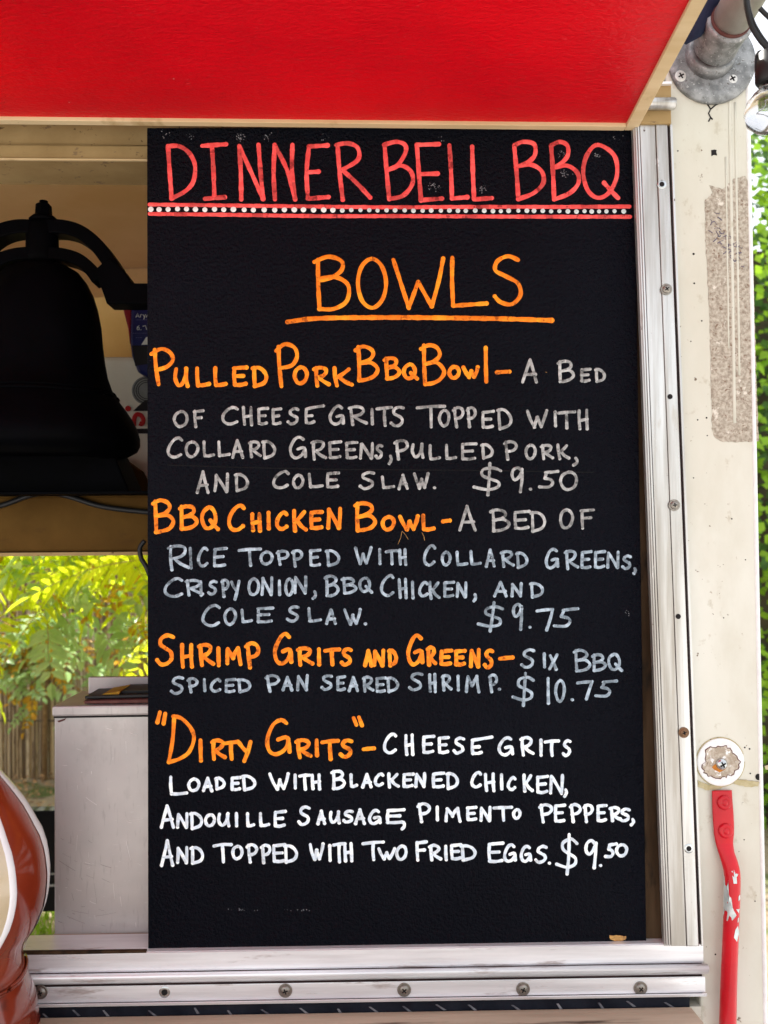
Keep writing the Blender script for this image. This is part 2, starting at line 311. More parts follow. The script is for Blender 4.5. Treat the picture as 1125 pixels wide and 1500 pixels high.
MB().box((xl, .05, ROOFZ-.05), (cx-.05, DEP, ROOFZ)).obj('roof', M['roof'], truck)
MB().box((xl+.042, .05, FLZ-.05), (cx-.05, DEP, FLZ)).obj('floor', M['floor'], truck)
# rear wall with its long opening
ya = DEP-.05; zo = U(100, 812, ya).z; x0, x1 = U(-430, 900, ya).x, U(330, 900, ya).x; zl = U(100, 1390, ya).z
q = MB(); q.box((xl+.05, ya, zo+.10), (cx-.05, DEP, ROOFZ-.055)); q.obj('rear_wall', M['wall_in'], truck, label='tan rear wall above the rear opening')
q = MB(); q.box((xl+.05, ya, FLZ), (x0, DEP, zo+.098)); q.obj('rear_wall', M['wall_in'], truck)
q = MB(); q.box((x1, ya, FLZ), (cx-.05, DEP, zo+.098)); q.obj('rear_wall', M['wall_in'], truck)
# dark rail and lower shelf across the rear opening
za, zb = U(60, 1185, ya).z, U(60, 1332, ya).z
q = MB(); q.box((x0+.002, ya-.02, zb), (x1-.002, ya+.03, za)); q.obj('rear_rail', M['blackp'], truck, label='black board across the rear opening')
for row in (1281, 1298): 
    z = U(60, row, ya-.03).z; MB().box((x0+.002, ya-.026, z-.004), (x1-.002, ya-.0205, z+.004)).obj('rail_strip', M['bright'], truck)
# header over the opening (left of the board)
q = MB(); q.prism([(-900, 176), (215, 180), (1000, 180), (1000, 212), (215, 213), (-900, 209)], .075, .16); q.obj('header', M['header'], truck)
q = MB(); q.prism([(-900, 207), (-5, 210.5), (214, 212.5), (940, 215), (940, 240), (214, 234.5), (-5, 233), (-900, 228)], .068, .17); q.obj('header_lip', M['header'], truck, bevel=.003)
q = MB(); q.prism([(-900, 226.5), (-5, 231.5), (214, 233), (940, 238), (940, 240.5), (214, 235.5), (-5, 234), (-900, 229)], .064, .068); q.obj('header_highlight', M['wood'], truck)  # pale strip painting the highlight along the lip's lower edge
# jamb (right upright of the window)
def strip(b, a0, a1, Y0, Y1, mi=0, y0=182, y1=1386):
    b.prism([(jam(y0)+a0, y0), (jam(y0)+a1, y0), (jam(y1)+a1, y1), (jam(y1)+a0, y1)], Y0, Y1, mi)
q = MB()
strip(q, 0, 2.6, -.008, .003); strip(q, 3.2, 5.8, -.012, .0); strip(q, 6.6, 9.4, -.013, .0); strip(q, 10.2, 32.6, -.011, .0)
strip(q, 33.6, 50.4, -.0125, .0); strip(q, 54.4, 58, -.012, .0)
jb = q.obj('window_jamb', M['aluv'], truck, label='upright aluminium track with screws right of the board', bevel=.0007)
q = MB(); strip(q, 2.4, 33, -.004, .001); q.obj('jamb_groove', M['gap'], truck)
q = MB(); strip(q, 50, 55, -.0045, .0012); q.obj('rubber_seal', M['gap'], truck)
q = MB(); strip(q, 32, 51, -.0095, -.003); q.obj('jamb_groove', M['gap'], truck)
q = MB(); q.prism([(900, 160), (jam(160)+8, 160), (jam(1386)+8, 1386), (900, 1386)], .0125, .05); q.obj('jamb_liner', M['brown'], truck, label='dark brown liner board behind the aluminium track')
# gutter piece and small bar on top of the jamb
q = MB(); q.prism([(951, 122), (983, 121), (983.5, 146), (951, 147)], -.020, 0); q.prism([(948, 158), (983, 158), (983.5, 181), (938, 181)], -.016, 0)
q.obj('track_cap', M['header'], truck, label='grimy metal cap at the top of the track', bevel=.001)
MB().lathe([(0, .0075), (.002, .0088), (.040, .0088), (.042, .0078)], U(947, 152, -.024), (1, 0, 0), 20).obj('hinge_bar', M['aluv'], truck)
MB().prism([(950, 120), (984, 119), (984, 122.5), (950, 123.5)], -.026, .0).obj('track_cap', M['alu'], truck)
# sill rail
def rail(b, prof, x0, x1, mi=0, smooth=False, slope=0):
    """prof: (y, photo row at x=600)"""
    pr = [(y, U(600, r, y).z) for y, r in prof]; n = len(pr)
    xs = (x0, x1); vs = [Vector((x, y, z)) for x in xs for y, z in pr]
    b.add(vs, [tuple(range(n)), tuple(reversed(range(n, 2*n)))]+[(i, (i+1) % n, n+(i+1) % n, n+i) for i in range(n)], mi, smooth)
xa = -2.28; xe = U(1032, 1400, -.01).x; xb = U(1040, 1430, -.02).x
q = MB(); rail(q, [(.0, 1388), (-.004, 1388.4), (-.0055, 1390), (-.0055, 1414.5), (-.004, 1417), (0, 1417.5)], xa, xe)
q.obj('sill_rail', M['alu'], truck, label='flat upper band of the aluminium sill')
q = MB(); bead = [(-.006-.0125*math.sin(math.pi*i/10), 1426.2-7.6*math.cos(math.pi*i/10)) for i in range(11)]
rail(q, [(.0, 1418)]+bead+[(.0, 1434.4)], xa, xb, smooth=True); q.obj('sill_bead', M['alu'], truck, label='rounded bead along the aluminium sill')
q = MB(); rail(q, [(0, 1437), (-.010, 1437.3), (-.011, 1438.5), (-.011, 1460.5), (-.010, 1461.2), (0, 1461.5)], xa, xe)
sill = q.obj('sill_rail', M['alu'], truck, label='lower screwed band of the aluminium sill')
q = MB(); rail(q, [(0, 1462), (-.016, 1462.2), (-.017, 1463.4), (-.016, 1466.8), (0, 1467)], xa, xe); q.obj('sill_lip', M['alu'], truck)
q = MB(); rail(q, [(.01, 1387), (-.004, 1389), (-.004, 1466), (.01, 1466)], xa, xe-.002); q.obj('sill_groove', M['gap'], truck)
# top of the sill reaching inwards, ledge left of the board
zz = U(600, 1388.0, -.004).z
MB().box((xa, -.0035, zz-.012), (xe-.004, .054, zz)).obj('sill_top', M['alu'], truck, label='bright flat top of the sill')
MB().box((U(79, 1370, .06).x, .0545, zz-.030), (xe-.004, .20, zz-.0005)).obj('inner_shelf', M['counter'], truck)
q = MB(); q.prism([(-300, 1395.5), (42, 1394.5), (214, 1392.5), (214, 1395.8), (80, 1398.6), (-300, 1400)], -.0055, .0); q.obj('sill_groove', M['brown'], truck)
# black tread strip
q = MB(); zt1, zt0 = U(600, 1467.4, -.008).z, U(600, 1484, -.008).z; xt = U(1010, 1460, -.008).x
q.box((xa, -.008, zt0), (xt, 0, zt1)); q.obj('tread_strip', M['tread'], truck, label='black ribbed rubber strip under the sill')
x = -.62
rb = None
while x < xt-.02:
    if rb is None or random.random() < 2:
        L = random.uniform(.008, .018); z = random.uniform(zt0+.004, zt1-.006)
        MB().add([(x, -.0092, z+.004), (x+.003, -.0092, z+.0042), (x+L, -.0092, z-.004), (x+L-.004, -.0092, z-.0046), (x, -.008, z+.003), (x+.003, -.008, z+.003), (x+L, -.008, z-.005), (x+L-.004, -.008, z-.0055)],
                 [(0, 1, 2, 3), (0, 4, 5, 1), (1, 5, 6, 2), (2, 6, 7, 3), (3, 7, 4, 0)]).obj('tread_rib', M['treadb'], truck)
    x += random.uniform(.040, .066)
# wooden counter shelf
zc = U(600, 1481, -.010).z
q = MB(); A = U(1008, 1470, -.0095); Bx = U(1050, 1502, -.10).x
q.add([(xa, -.0095, zc), (A.x+.004, -.0095, zc), (A.x+.030, -.36, zc), (xa, -.36, zc), (xa, -.0095, zc-.028), (A.x+.004, -.0095, zc-.028), (A.x+.030, -.36, zc-.028), (xa, -.36, zc-.028)],
      [(0, 1, 2, 3), (7, 6, 5, 4), (0, 4, 5, 1), (1, 5, 6, 2), (2, 6, 7, 3), (3, 7, 4, 0)])
q.obj('counter_shelf', M['counter'], truck, label='weathered brown wooden counter under the sill', bevel=.003)
# screws and holes
def screw_mesh(r, head, dome=.45, washer=True, nm='screw'):
    q = MB(); a = (0, -1, 0)
    if washer: q.lathe([(0, r*1.0), (.0012, r*1.0), (.0014, r*.93)], (0, 0, 0), a, 28)
    rr = r*.74 if washer else r; z0 = .0014 if washer else 0
    q.lathe([(z0, rr)]+[(z0+rr*dome*math.sin(k*math.pi/12), rr*math.cos(k*math.pi/12)) for k in range(1, 6)]+[(z0+rr*dome, rr*.01)], (0, 0, 0), a, 28, cap=False)
    t = z0+rr*dome
    for ang in (.5, .5+math.pi/2):
        c, s = math.cos(ang), math.sin(ang); L, W = rr*.52, rr*.13
        P = [(L*c-W*s, L*s+W*c), (-L*c-W*s, -L*s+W*c), (-L*c+W*s, -L*s-W*c), (L*c+W*s, L*s-W*c)]
        q.add([(x, -t-.0001, z) for x, z in P]+[(x, -t*.55, z) for x, z in P], [(0, 1, 2, 3), (0, 4, 5, 1), (1, 5, 6, 2), (2, 6, 7, 3), (3, 7, 4, 0)], 1)
    return q
def put(proto, p, root=truck, ry=0):
    o = proto.copy(); COL.objects.link(o); o.parent = root; o.location = Vector(p)-WB[root]; o.rotation_euler = (0, ry, 0); return o
ps = screw_mesh(.0098, .8).obj('screw', [M['screw'], M['dark']]); pr = screw_mesh(.0090, .8).obj('screw', [M['rusty'], M['dark']])
sill_sc = [(60, 1458), (418, 1449.5), (592, 1445), (766, 1442.5), (938, 1440)]
for i, (x, y) in enumerate(sill_sc): put(ps, U(x, 1449.5+(600-x)*.0065, -.0112), ry=random.random()*3)
def ph(b, x, y, Y, r=.0042, rim=True):
    p = U(x, y, Y)
    if rim: b.lathe([(0, r*1.9), (.0004, r*1.75), (.0004, r*1.0)], p, (0, -1, 0), 22, 0, cap=False)
    b.lathe([(.00045, r*1.05), (.0006, r*.98), (.0006, .0001)], p, (0, -1, 0), 22, 1, cap=False)
MBh = MB(); ph(MBh, 241, 1453.5, -.0112, .0042); MBh.obj('screw_hole', [M['bright'], M['dark']], truck)
for x, y, k in ((969.5, 270, 'h'), (976, 424, 's'), (981.5, 581, 'h'), (987.5, 740, 's'), (993.5, 903, 'h'), (1001.5, 1073, 'r'), (1009, 1243, 'h')):
    if k == 'h': b_ = MB(); ph(b_, x, y, -.0127, .0036, y in (270, 1243)); b_.obj('screw_hole', [M['bright'], M['dark']], truck)
    else: o = put(pr if k == 'r' else ps, U(x, y, -.0127), ry=random.random()*3); o.scale = (.86, .86, .86)
for p_ in (ps, pr): bpy.data.objects.remove(p_)
# residue of a removed sticker, scribbles
def ragged(pts, amp, step=7):
    out = []
    for i, (x0, y0) in enumerate(pts):
        x1, y1 = pts[(i+1) % len(pts)]; d = math.hypot(x1-x0, y1-y0); n = max(1, int(d/step))
        for k in range(n):
            t = k/n; out.append((x0+(x1-x0)*t+random.uniform(-amp, amp), y0+(y1-y0)*t+random.uniform(-amp, amp)))
    return out
pat = [(1033, 292), (1044, 283), (1040, 272), (1058, 277), (1075, 262), (1092, 258), (1096, 266), (1099, 262), (1100, 300), (1104, 420), (1108, 560), (1111.5, 646), (1080, 648), (1056, 647), (1047, 641), (1043, 628), (1042, 560), (1039, 450), (1034, 360)]
MB().prism(ragged(pat, .8, 4), -.0006, .0).obj('sticker_residue', M['residue'], truck, label='brown speckled residue of a removed sticker on the cream wall')
q = MB()
for i in range(42):
    t = i/41; x = 1040+44*t+random.uniform(-5, 5); y = 330+50*t+random.uniform(-22, 22)*(1-.3*t)
    a = random.uniform(-1, 1.2); L = random.uniform(3, 9); b2 = random.uniform(-2, 2)
    q.sweep([U(x, y, -.0008), U(x+L*.5*math.cos(a)+b2, y+L*.5*math.sin(a)+b2, -.0008), U(x+L*math.cos(a), y+L*math.sin(a), -.0008)], random.uniform(.0003, .0009), .0003, 6)
q.obj('dark_scribble', M['ink'], truck)
q = MB()
for pts in ([(1034, 150), (1038, 155), (1041, 160), (1038, 166), (1041, 172), (1038, 178)], [(1041, 160), (1048, 154), (1058, 149)], [(1041, 172), (1044, 175)]):
    q.sweep([U(x, y, -.0006) for x, y in pts], .0011, .0006, 6)
q.prism(ragged([(1042, 220), (1050, 219), (1050, 227), (1043, 228)], .8, 3), -.0005, 0)
for x, y, r in ((993, 221, 1.2), (1016, 372, 1.8), (1017, 415, 1.4), (1028, 470, 1.2), (1012, 500, 1), (1035, 612, 1.4), (1022, 615, 1.2), (1036, 638, 1), (1091, 1095, 1.3), (1098, 1097, 1.4), (1099, 1133, 1.2), (1016, 700, 1), (1072, 760, 1.2), (1060, 905, 1), (1092, 820, 1), (1048, 1398, 1.3), (1106, 1320, 1), (1090, 1230, 1)):
    q.lathe([(0, r*.001), (.0005, r*.0008)], U(x, y, 0), (0, -1, 0), 8)
q.obj('paint_crack', M['dark'], truck, label='dark crack and specks in the cream paint')
# round flaking cap with its screw
cap = MB(); pc = U(1055, 1116, 0)
cap.lathe([(0, .035), (.0022, .0345), (.0028, .033), (.0028, .001)], pc, (0, -1, 0), 48, 0, smooth=False)
rim = [(math.cos(a)*(24.5+4*math.sin(3*a+1)+random.uniform(-2.5, 2.5)), math.sin(a)*(25+3*math.cos(2*a)+random.uniform(-2.5, 2.5))) for a in [i*2*math.pi/46 for i in range(46)]]
cap.prism([(1054+x*1.06, 1116+y*1.06) for x, y in rim], -.0031, -.0026, 3)
cap.prism([(1054+x, 1116+y) for x, y in rim], -.0036, -.0026, 1)
cap.prism([(1054+8*math.cos(a)+3*math.cos(3*a), 1124+8*math.sin(a)) for a in [i*2*math.pi/14 for i in range(14)]], -.0042, -.003, 2)
cap.obj('round_cap', [M['white'], M['flake'], M['rust'], M['maroon']], truck, label='white round cap with flaking filler and a rusty screw')
o = screw_mesh(.0085, 1, .75, False).obj('screw', [M['bright'], M['dark']]); o.parent = truck; o.location = U(1057, 1119, -.0045)-WB[truck]
q = MB(); q.sweep([pc+Vector((.0355*math.cos(a), -.0004, .0355*math.sin(a))) for a in [math.pi*.1+i*math.pi*1.9/40 for i in range(41)]], .0010, .0008, 6); q.obj('cap_seam', M['putty'], truck)
q = MB(); q.prism(ragged([(1022, 1143), (1040, 1151), (1062, 1149), (1056, 1156), (1034, 1158), (1022, 1152)], .7, 4), -.0022, 0)
q.prism(ragged([(1074, 1142), (1090, 1143), (1112, 1146), (1111, 1152), (1096, 1153), (1076, 1148)], .8, 4), -.0024, 0)
q.prism(ragged([(1121, 1122), (1132, 1120), (1132, 1130), (1122, 1127)], .6, 4), -.0015, 0)
q.obj('putty_smear', M['putty'], truck, label='tan putty smear beside the round cap')
b_ = MB(); ph(b_, 1111, 1138, -.0003, .0045, False); b_.obj('screw_hole', [M['bright'], M['dark']], truck)
# overhead inner beam that carries the bell, above the rear opening
yb_ = .26; zb1, zb0 = U(100, 725, yb_).z, U(100, 809, yb_).z
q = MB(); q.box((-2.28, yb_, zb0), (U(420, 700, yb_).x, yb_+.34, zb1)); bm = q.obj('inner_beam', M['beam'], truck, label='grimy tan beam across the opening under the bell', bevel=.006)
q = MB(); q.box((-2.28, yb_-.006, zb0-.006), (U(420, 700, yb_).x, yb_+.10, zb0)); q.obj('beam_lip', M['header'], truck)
MB().sweep([U(x, y, yb_-.006) for x, y in smooth_poly([(-60, 752), (0, 741), (40, 727), (70, 722), (100, 727), (150, 742), (215, 750), (260, 752)])], .0048, .0048, 8).obj('cable', M['blackp'], truck)
MB().sweep([U(x, y, yb_-.05) for x, y in smooth_poly([(212, 792), (205, 803), (207, 818), (214, 830), (222, 852), (226, 880)])], .004, .004, 8).obj('cable', M['blackp'], truck)
# ------------------------------------------------------------------ awning
A0, A1 = U(933, 190.5, -.002), U(0, 181, -.002)
ux = (A0-A1).normalized()
best = None
for i in range(0, 240):
    a = math.radians(-4+i*.1); d = Vector((0, -math.cos(a), math.sin(a)))
    lo, hi = 0, 1.0
    for _ in range(40):
        m_ = (lo+hi)/2
        if proj(A0+d*m_)[1] > 0: lo = m_
        else: hi = m_
    e = abs(proj(A0+d*lo)[0]-1036)
    if best is None or e < best[0]: best = (e, a, lo)
AW = best[1]; dd = Vector((0, -math.cos(AW), math.sin(AW))); print('awning angle', math.degrees(AW), best)
un = ux.cross(dd).normalized(); un = un if un.z > 0 else -un
LA, WA = 1.15, 2.6
awn = thing('awning', 'red painted awning panel with pale wood edges raised over the window', 'awning', A0)
def slab(b, u0, u1, v0, v1, w0, w1, mi=0):
    P = [A0-ux*u+dd*v+un*w_ for w_ in (w0, w1) for u, v in ((u0, v0), (u1, v0), (u1, v1), (u0, v1))]
    b.add(P, [(0, 1, 2, 3), (7, 6, 5, 4), (0, 4, 5, 1), (1, 5, 6, 2), (2, 6, 7, 3), (3, 7, 4, 0)], mi)
q = MB(); slab(q, .004, WA, .004, LA, .004, .030); q.obj('panel', M['red'], awn)
q = MB(); slab(q, .0, .019, .0, LA, -.001, .034); q.obj('edge_trim', M['wood'], awn, bevel=.001)
q = MB(); slab(q, .0195, WA, .0, .012, -.0015, .033); q.obj('edge_trim', M['wood'], awn, bevel=.001)
q = MB(); slab(q, .0195, WA, LA-.02, LA, -.001, .033); q.obj('edge_trim', M['wood'], awn, bevel=.001)
# ------------------------------------------------------------------ flange and support pipe
pf = U(1042, 90, -.001)
pd = (Vector((.012, -math.cos(AW), math.sin(AW)+.02))).normalized()
ph_ = U(1038, 84, -.001)
fl = thing('awning_support', 'galvanised pipe screwed to the wall by a round flange, top right', 'pipe', pf)
q = MB(); q.lathe([(0, .0655), (.0035, .0655), (.006, .0635), (.0068, .050), (.0072, .034)], pf, (0, -1, 0), 56); 
q.obj('flange', M['galv'], fl)
q = MB(); q.lathe([(.002, .0385), (.016, .0355), (.018, .033), (.0185, .028)], ph_, pd, 40); q.obj('flange_hub', M['galv'], fl)
q = MB(); q.lathe([(.016, .0275), (.030, .0275)], ph_, pd, 40); q.obj('thread', M['maroon'], fl)
q = MB(); q.lathe([(.0225, .027), (.023, .0305), (.027, .0325), (.050, .0315), (.068, .0318), (.075, .0335), (.080, .0328), (.081, .0285)], ph_, pd, 44); q.obj('coupling', M['galv'], fl)
q = MB(); q.lathe([(.077, .0290), (.086, .0282)], ph_, pd, 40, 0); q.obj('thread', M['maroon'], fl)
q = MB(); q.lathe([(.083, .0268), (1.05, .0268)], ph_, pd, 40); q.obj('pipe', M['pipe'], fl)
for x, y in ((997.5, 111), (1073, 115), (1080, 40), (1005, 45)):
    MB().lathe([(.0062, .0100), (.0071, .0100)], U(x, y, 0), (0, -1, 0), 24).obj('screw_shadow', M['dark'], fl)  # dark ring painting the shadow around the screw head
    o = screw_mesh(.0088, 1, .12, False).obj('screw', [M['washer'], M['dark']]); o.parent = fl; o.location = U(x, y, -.0073)-WB[fl]
def letters_strokes():
    pass
# ------------------------------------------------------------------ lettering engine
T = {}
def tp(c, s): T[c] = [[tuple(map(float, p.split(','))) for p in st.split()] for st in s.split('|')]
# 's ' prefix = smooth; stored separately
SM = {}
def df(c, s):
    out = []
    for st in s.split('|'):
        st = st.strip(); sm = st[0]; out.append((sm, [tuple(map(float, p.split(','))) for p in st[1:].split()]))
    T[c] = out
df('A', 'l.5,0 .24,.52 .0,1|l.5,0 .75,.5 1,1|l.17,.66 .9,.64')
df('B', 'l.12,.02 .14,.5 .16,1|s0,.1 .35,.0 .72,.06 .82,.24 .6,.4 .16,.5|s.16,.5 .7,.46 1,.66 .85,.87 .5,.98 .16,1')
df('C', 's1,.12 .78,.0 .45,.1 .1,.42 .02,.75 .25,.97 .6,1 .95,.86')
df('D', 'l.1,.02 .12,.5 .16,1|s0,.06 .4,.02 .8,.2 1,.52 .8,.84 .16,1')
df('E', 'l.12,.06 .1,.5 .12,.97|l.1,.06 .5,.03 .98,.0|l.1,.5 .75,.47|l.12,.97 .5,1 .9,.93')
df('É', 'l.1,.2 .06,.6 .1,.98|l.08,.2 .4,.12 1,.0|l.08,.6 .38,.58|l.1,.98 .3,1 .48,.92')
df('F', 'l.12,.04 .14,.5 .2,1|l.08,.06 .5,.03 1,.0|l.14,.48 .8,.44')
df('G', 's.86,.1 .62,.0 .3,.14 .04,.55 .12,.88 .4,1 .72,.9 .9,.72 .93,.56|l.5,.58 .93,.53 1,.92')
df('H', 'l.06,.02 .08,.5 .16,.98|l.86,.0 .88,.5 .94,1|l.1,.55 .9,.48')
df('I', 'l.4,0 .45,.5 .6,1')
df('K', 'l.08,.0 .1,.5 .18,1|l.85,.04 .5,.35 .14,.56|l.3,.46 .62,.76 1,.95')
df('L', 'l.06,0 .08,.5 .14,.97|l.14,.97 .5,.98 1,.9')
df('M', 'l.1,.08 .04,.5 .02,.95|l.1,.08 .3,.38 .45,.62|l.45,.62 .62,.3 .82,.04|l.82,.04 .88,.5 1,1')
df('N', 'l.08,.06 .05,.5 .0,.98|l.08,.06 .45,.5 .85,1|l.92,0 .9,.5 .86,1')
df('O', 'c.5,0 .15,.18 .02,.55 .2,.92 .5,1 .84,.82 .98,.42 .82,.1')
df('P', 'l.12,.04 .18,.5 .3,1|s0,.14 .4,.0 .82,.08 .95,.3 .7,.5 .2,.58')
df('Q', 'c.45,0 .12,.2 .02,.55 .2,.9 .48,.95 .78,.75 .84,.4 .7,.08|l.55,.6 .75,.8 1,1')
df('R', 'l.12,.04 .14,.5 .2,1|s0,.1 .4,.0 .78,.08 .84,.26 .6,.46 .18,.56|l.3,.54 .62,.75 1,.92')
df('S', 's.95,.06 .6,.0 .25,.12 .2,.32 .5,.45 .82,.58 .85,.8 .6,.96 .25,1 .0,.86')
df('T', 'l.5,.06 .5,.5 .54,1|l0,.1 .5,.04 1,.02')
df('U', 's.08,.02 .0,.5 .15,.88 .4,.95 .7,.7 .86,.3 .9,.0|l.9,.0 .88,.5 .98,1')
df('W', 'l0,.02 .15,.55 .36,1|l.36,1 .52,.4|l.52,.4 .6,.7 .72,.95|l.72,.95 .9,.45 1,0')
df('X', 'l.1,.05 .5,.5 .9,1|l1,0 .5,.5 0,.98')
df('Y', 'l0,.04 .3,.3 .55,.45|l1,0 .75,.5 .45,1')
df('-', 'l0,.7 .5,.45 1,.3')
df('.', 'l.4,.5 .6,.55')
df(',', 's.6,0 .9,.35 .7,.7 .1,1')
df('$', 's1,.22 .7,.12 .32,.2 .3,.38 .6,.48 .92,.6 .88,.76 .5,.83 .0,.74|l.62,0 .58,.5 .5,1')
df('9', 's.92,.16 .6,.0 .2,.1 .1,.34 .35,.5 .7,.36 .92,.1|l.92,.08 .9,.5 .8,1')
df('5', 'l.4,.08 .3,.42|l.36,.08 .7,.04 1,.0|s.3,.42 .58,.5 .7,.72 .5,.95 .0,.94')
df('0', 'c.5,0 .15,.2 .02,.55 .2,.92 .5,1 .84,.82 .98,.42 .82,.08')
df('1', 'l.4,0 .45,.5 .6,1')
df('7', 'l0,.1 .5,.04 1,.02|l1,.02 .8,.5 .6,1')
df('i', 'l.5,0 .5,1')
BY = .006
def TN(k): return [M[k], M[k+'_thin'], M[k+'_thick']]
lay = [0]
def stroke(b, pts, wpx, mi=0, Y=BY, taper=0):
    """rounded, slightly domed ribbon lying on the board; pts in photo px"""
    # resample
    P = [pts[0]]
    for p in pts[1:]:
        d = math.hypot(p[0]-P[-1][0], p[1]-P[-1][1])
        n = max(1, int(d/2.6)); a = P[-1]
        for k in range(1, n+1): P.append((a[0]+(p[0]-a[0])*k/n, a[1]+(p[1]-a[1])*k/n))
    r = wpx/2; lay[0] += 1; h = .00035+(lay[0] % 9)*.00003
    N = len(P); rows = []
    ph1, ph2 = random.uniform(0, 6), random.uniform(0, 6)
    for i, p in enumerate(P):
        a = P[max(0, i-1)]; c = P[min(N-1, i+1)]; tx, ty = c[0]-a[0], c[1]-a[1]; L = math.hypot(tx, ty) or 1; tx, ty = tx/L, ty/L
        rr = r*(1+.07*math.sin(i*.55+ph1)+.05*math.sin(i*1.3+ph2)+random.uniform(-.03, .03))
        if i == N-1: rr *= 1.08
        rows.append((p, tx, ty, rr))
    p, tx, ty, rr = rows[0]; ext = [((p[0]-tx*rr*k, p[1]-ty*rr*k), tx, ty, rr*math.sqrt(max(0, 1-k*k))) for k in (.97, .8, .45)]
    p, tx, ty, rr = rows[-1]; ext2 = [((p[0]+tx*rr*k, p[1]+ty*rr*k), tx, ty, rr*math.sqrt(max(0, 1-k*k))) for k in (.45, .8, .97)]
    rows = ext+rows+ext2; vs = []
    for p, tx, ty, rr in rows:
        for s, dz in ((-1, -.00002), (-.72, .75), (0, 1), (.72, .75), (1, -.00002)):
            vs.append(U(p[0]-ty*rr*s, p[1]+tx*rr*s, Y-(h*dz if dz > 0 else -.00005)))
    a1, a2, a3 = random.uniform(0, 6), random.uniform(.10, .22), random.uniform(-.35, .35)
    for i in range(len(rows)-1):
        q_ = math.sin(i*a2+a1)+.6*math.sin(i*a2*2.7+a3*9)+a3
        t_ = 2 if q_ > .75 or (i > len(rows)-5 and random.random() < .6) else (1 if q_ < -.55 else 0)
        b.add(vs[i*5:i*5+10], [(k, k+1, k+6, k+5) for k in range(4)], t_, True)
RG = {1: (210, 180, 3.0405), 2: (560, 180, 2.9605), 3: (400, 350, 2.6163), 4: (210, 490, 3.2143), 5: (550, 490, 3.125), 6: (210, 630, 3.2143), 7: (550, 630, 3.125),
      8: (210, 780, 3.2143), 9: (550, 780, 2.8125), 10: (210, 920, 3.0405), 11: (560, 920, 3.0405), 12: (210, 1030, 3.2143), 13: (540, 1030, 2.8125), 14: (210, 1160, 3.0405), 15: (570, 1160, 2.9605)}
def text(b, rg, spec, wpx, Y=BY):
    ox, oy, s = RG[rg]
    for it in spec.split(';'):
        it = it.split()
        if not it: continue
        ch = it[0]; x0, x1, y0, y1 = [float(v) for v in it[1:5]]
        x0, x1, y0, y1 = ox+x0/s+wpx/2, ox+x1/s-wpx/2, oy+y0/s+wpx/2, oy+y1/s-wpx/2
        if x1 < x0: x0 = x1 = (x0+x1)/2
        if y1 < y0: y0 = y1 = (y0+y1)/2
        jx = random.uniform(-.035, .035)
        for sm, pts in T[ch]:
            Q = [(x0+(x1-x0)*(u+random.uniform(-.02, .02)+jx*(.5-v)), y0+(y1-y0)*(v+random.uniform(-.015, .015))) for u, v in pts]
            if sm in 'sc': Q = smooth_poly(Q, sm == 'c', 5)
            elif len(Q) > 2: Q = smooth_poly(Q, False, 4)
            stroke(b, Q, wpx, 0, Y)
def free(b, rg, strokes, wpx, Y=BY):
    ox, oy, s = RG[rg] if rg else (0, 0, 1)
    for st in strokes:
        sm = st[0] == 'c'; pts = st[1:] if isinstance(st[0], str) else st
        Q = [(ox+x/s, oy+y/s) for x, y in pts]
        if len(Q) > 2: Q = smooth_poly(Q, sm, 6)
        stroke(b, Q, wpx, 0, Y)
# cast lettering on the flange, reading upwards
q = MB()
for ch, ya, yb2 in (('N', 100, 93), ('S', 91.5, 86), ('B', 84.5, 78), ('P', 76.5, 71), ('I', 70, 67.5), ('-', 64, 60)):
    for sm, pts in T[ch]:
        Q = [(1089+v*9.5, ya+(yb2-ya)*u) for u, v in pts]
        if len(Q) > 2: Q = smooth_poly(Q, sm == 'c', 4)
        stroke(q, Q, 1.5, 0, -.0068)
q.obj('cast_lettering', [M['galv']]*3, fl, label='raised cast letters on the flange')
# ------------------------------------------------------------------ menu board
bq = [(215.2, 187), (929, 187), (947, 1380), (216.8, 1391)]
mb = thing('menu_board', 'tall black hand-lettered barbecue menu board standing in the serving window', 'menu board', U(580, 1386, BY))
q = MB(); q.prism(bq, BY, BY+.018); q.obj('board', M['board'], mb, bevel=.0012)
q = MB()
free(q, 1, [[(110, 104), (116, 200), (126, 336)], [(110, 104), (160, 104), (205, 135), (230, 190), (222, 262), (185, 305), (126, 336)],
    [(262, 102), (368, 95)], [(305, 100), (312, 210), (316, 326)], [(275, 338), (362, 331)],
    [(427, 103), (434, 220), (436, 340)], [(427, 103), (485, 230), (533, 338)], [(513, 98), (522, 220), (533, 338)],
    [(585, 98), (580, 220), (586, 340)], [(585, 98), (640, 210), (676, 340)], [(664, 98), (662, 220), (676, 340)],
    [(738, 103), (727, 220), (733, 335)], [(738, 105), (820, 100)], [(730, 220), (780, 217)], [(732, 338), (825, 330)],
    [(865, 100), (874, 220), (888, 342)], [(858, 98), (912, 91), (955, 112), (955, 165), (880, 212)], [(885, 208), (950, 268), (1010, 332)]], 6.6)
q.obj('painted_word', TN('pred'), mb, label='red hand-lettered word DINNER'); q = MB()
free(q, 2, [[(10, 95), (18, 200), (30, 330)], [(8, 95), (60, 82), (98, 95), (100, 130), (65, 185), (22, 205)], [(22, 205), (80, 185), (125, 212), (130, 265), (90, 315), (30, 330)],
    [(150, 95), (158, 210), (168, 335)], [(150, 95), (245, 92)], [(165, 222), (240, 220)], [(168, 335), (258, 328)],
    [(291, 98), (298, 210), (302, 325)], [(302, 328), (368, 322)], [(390, 103), (393, 220), (398, 330)], [(398, 332), (475, 326)]], 6.6)
q.obj('painted_word', TN('pred'), mb, label='red hand-lettered word BELL'); q = MB()
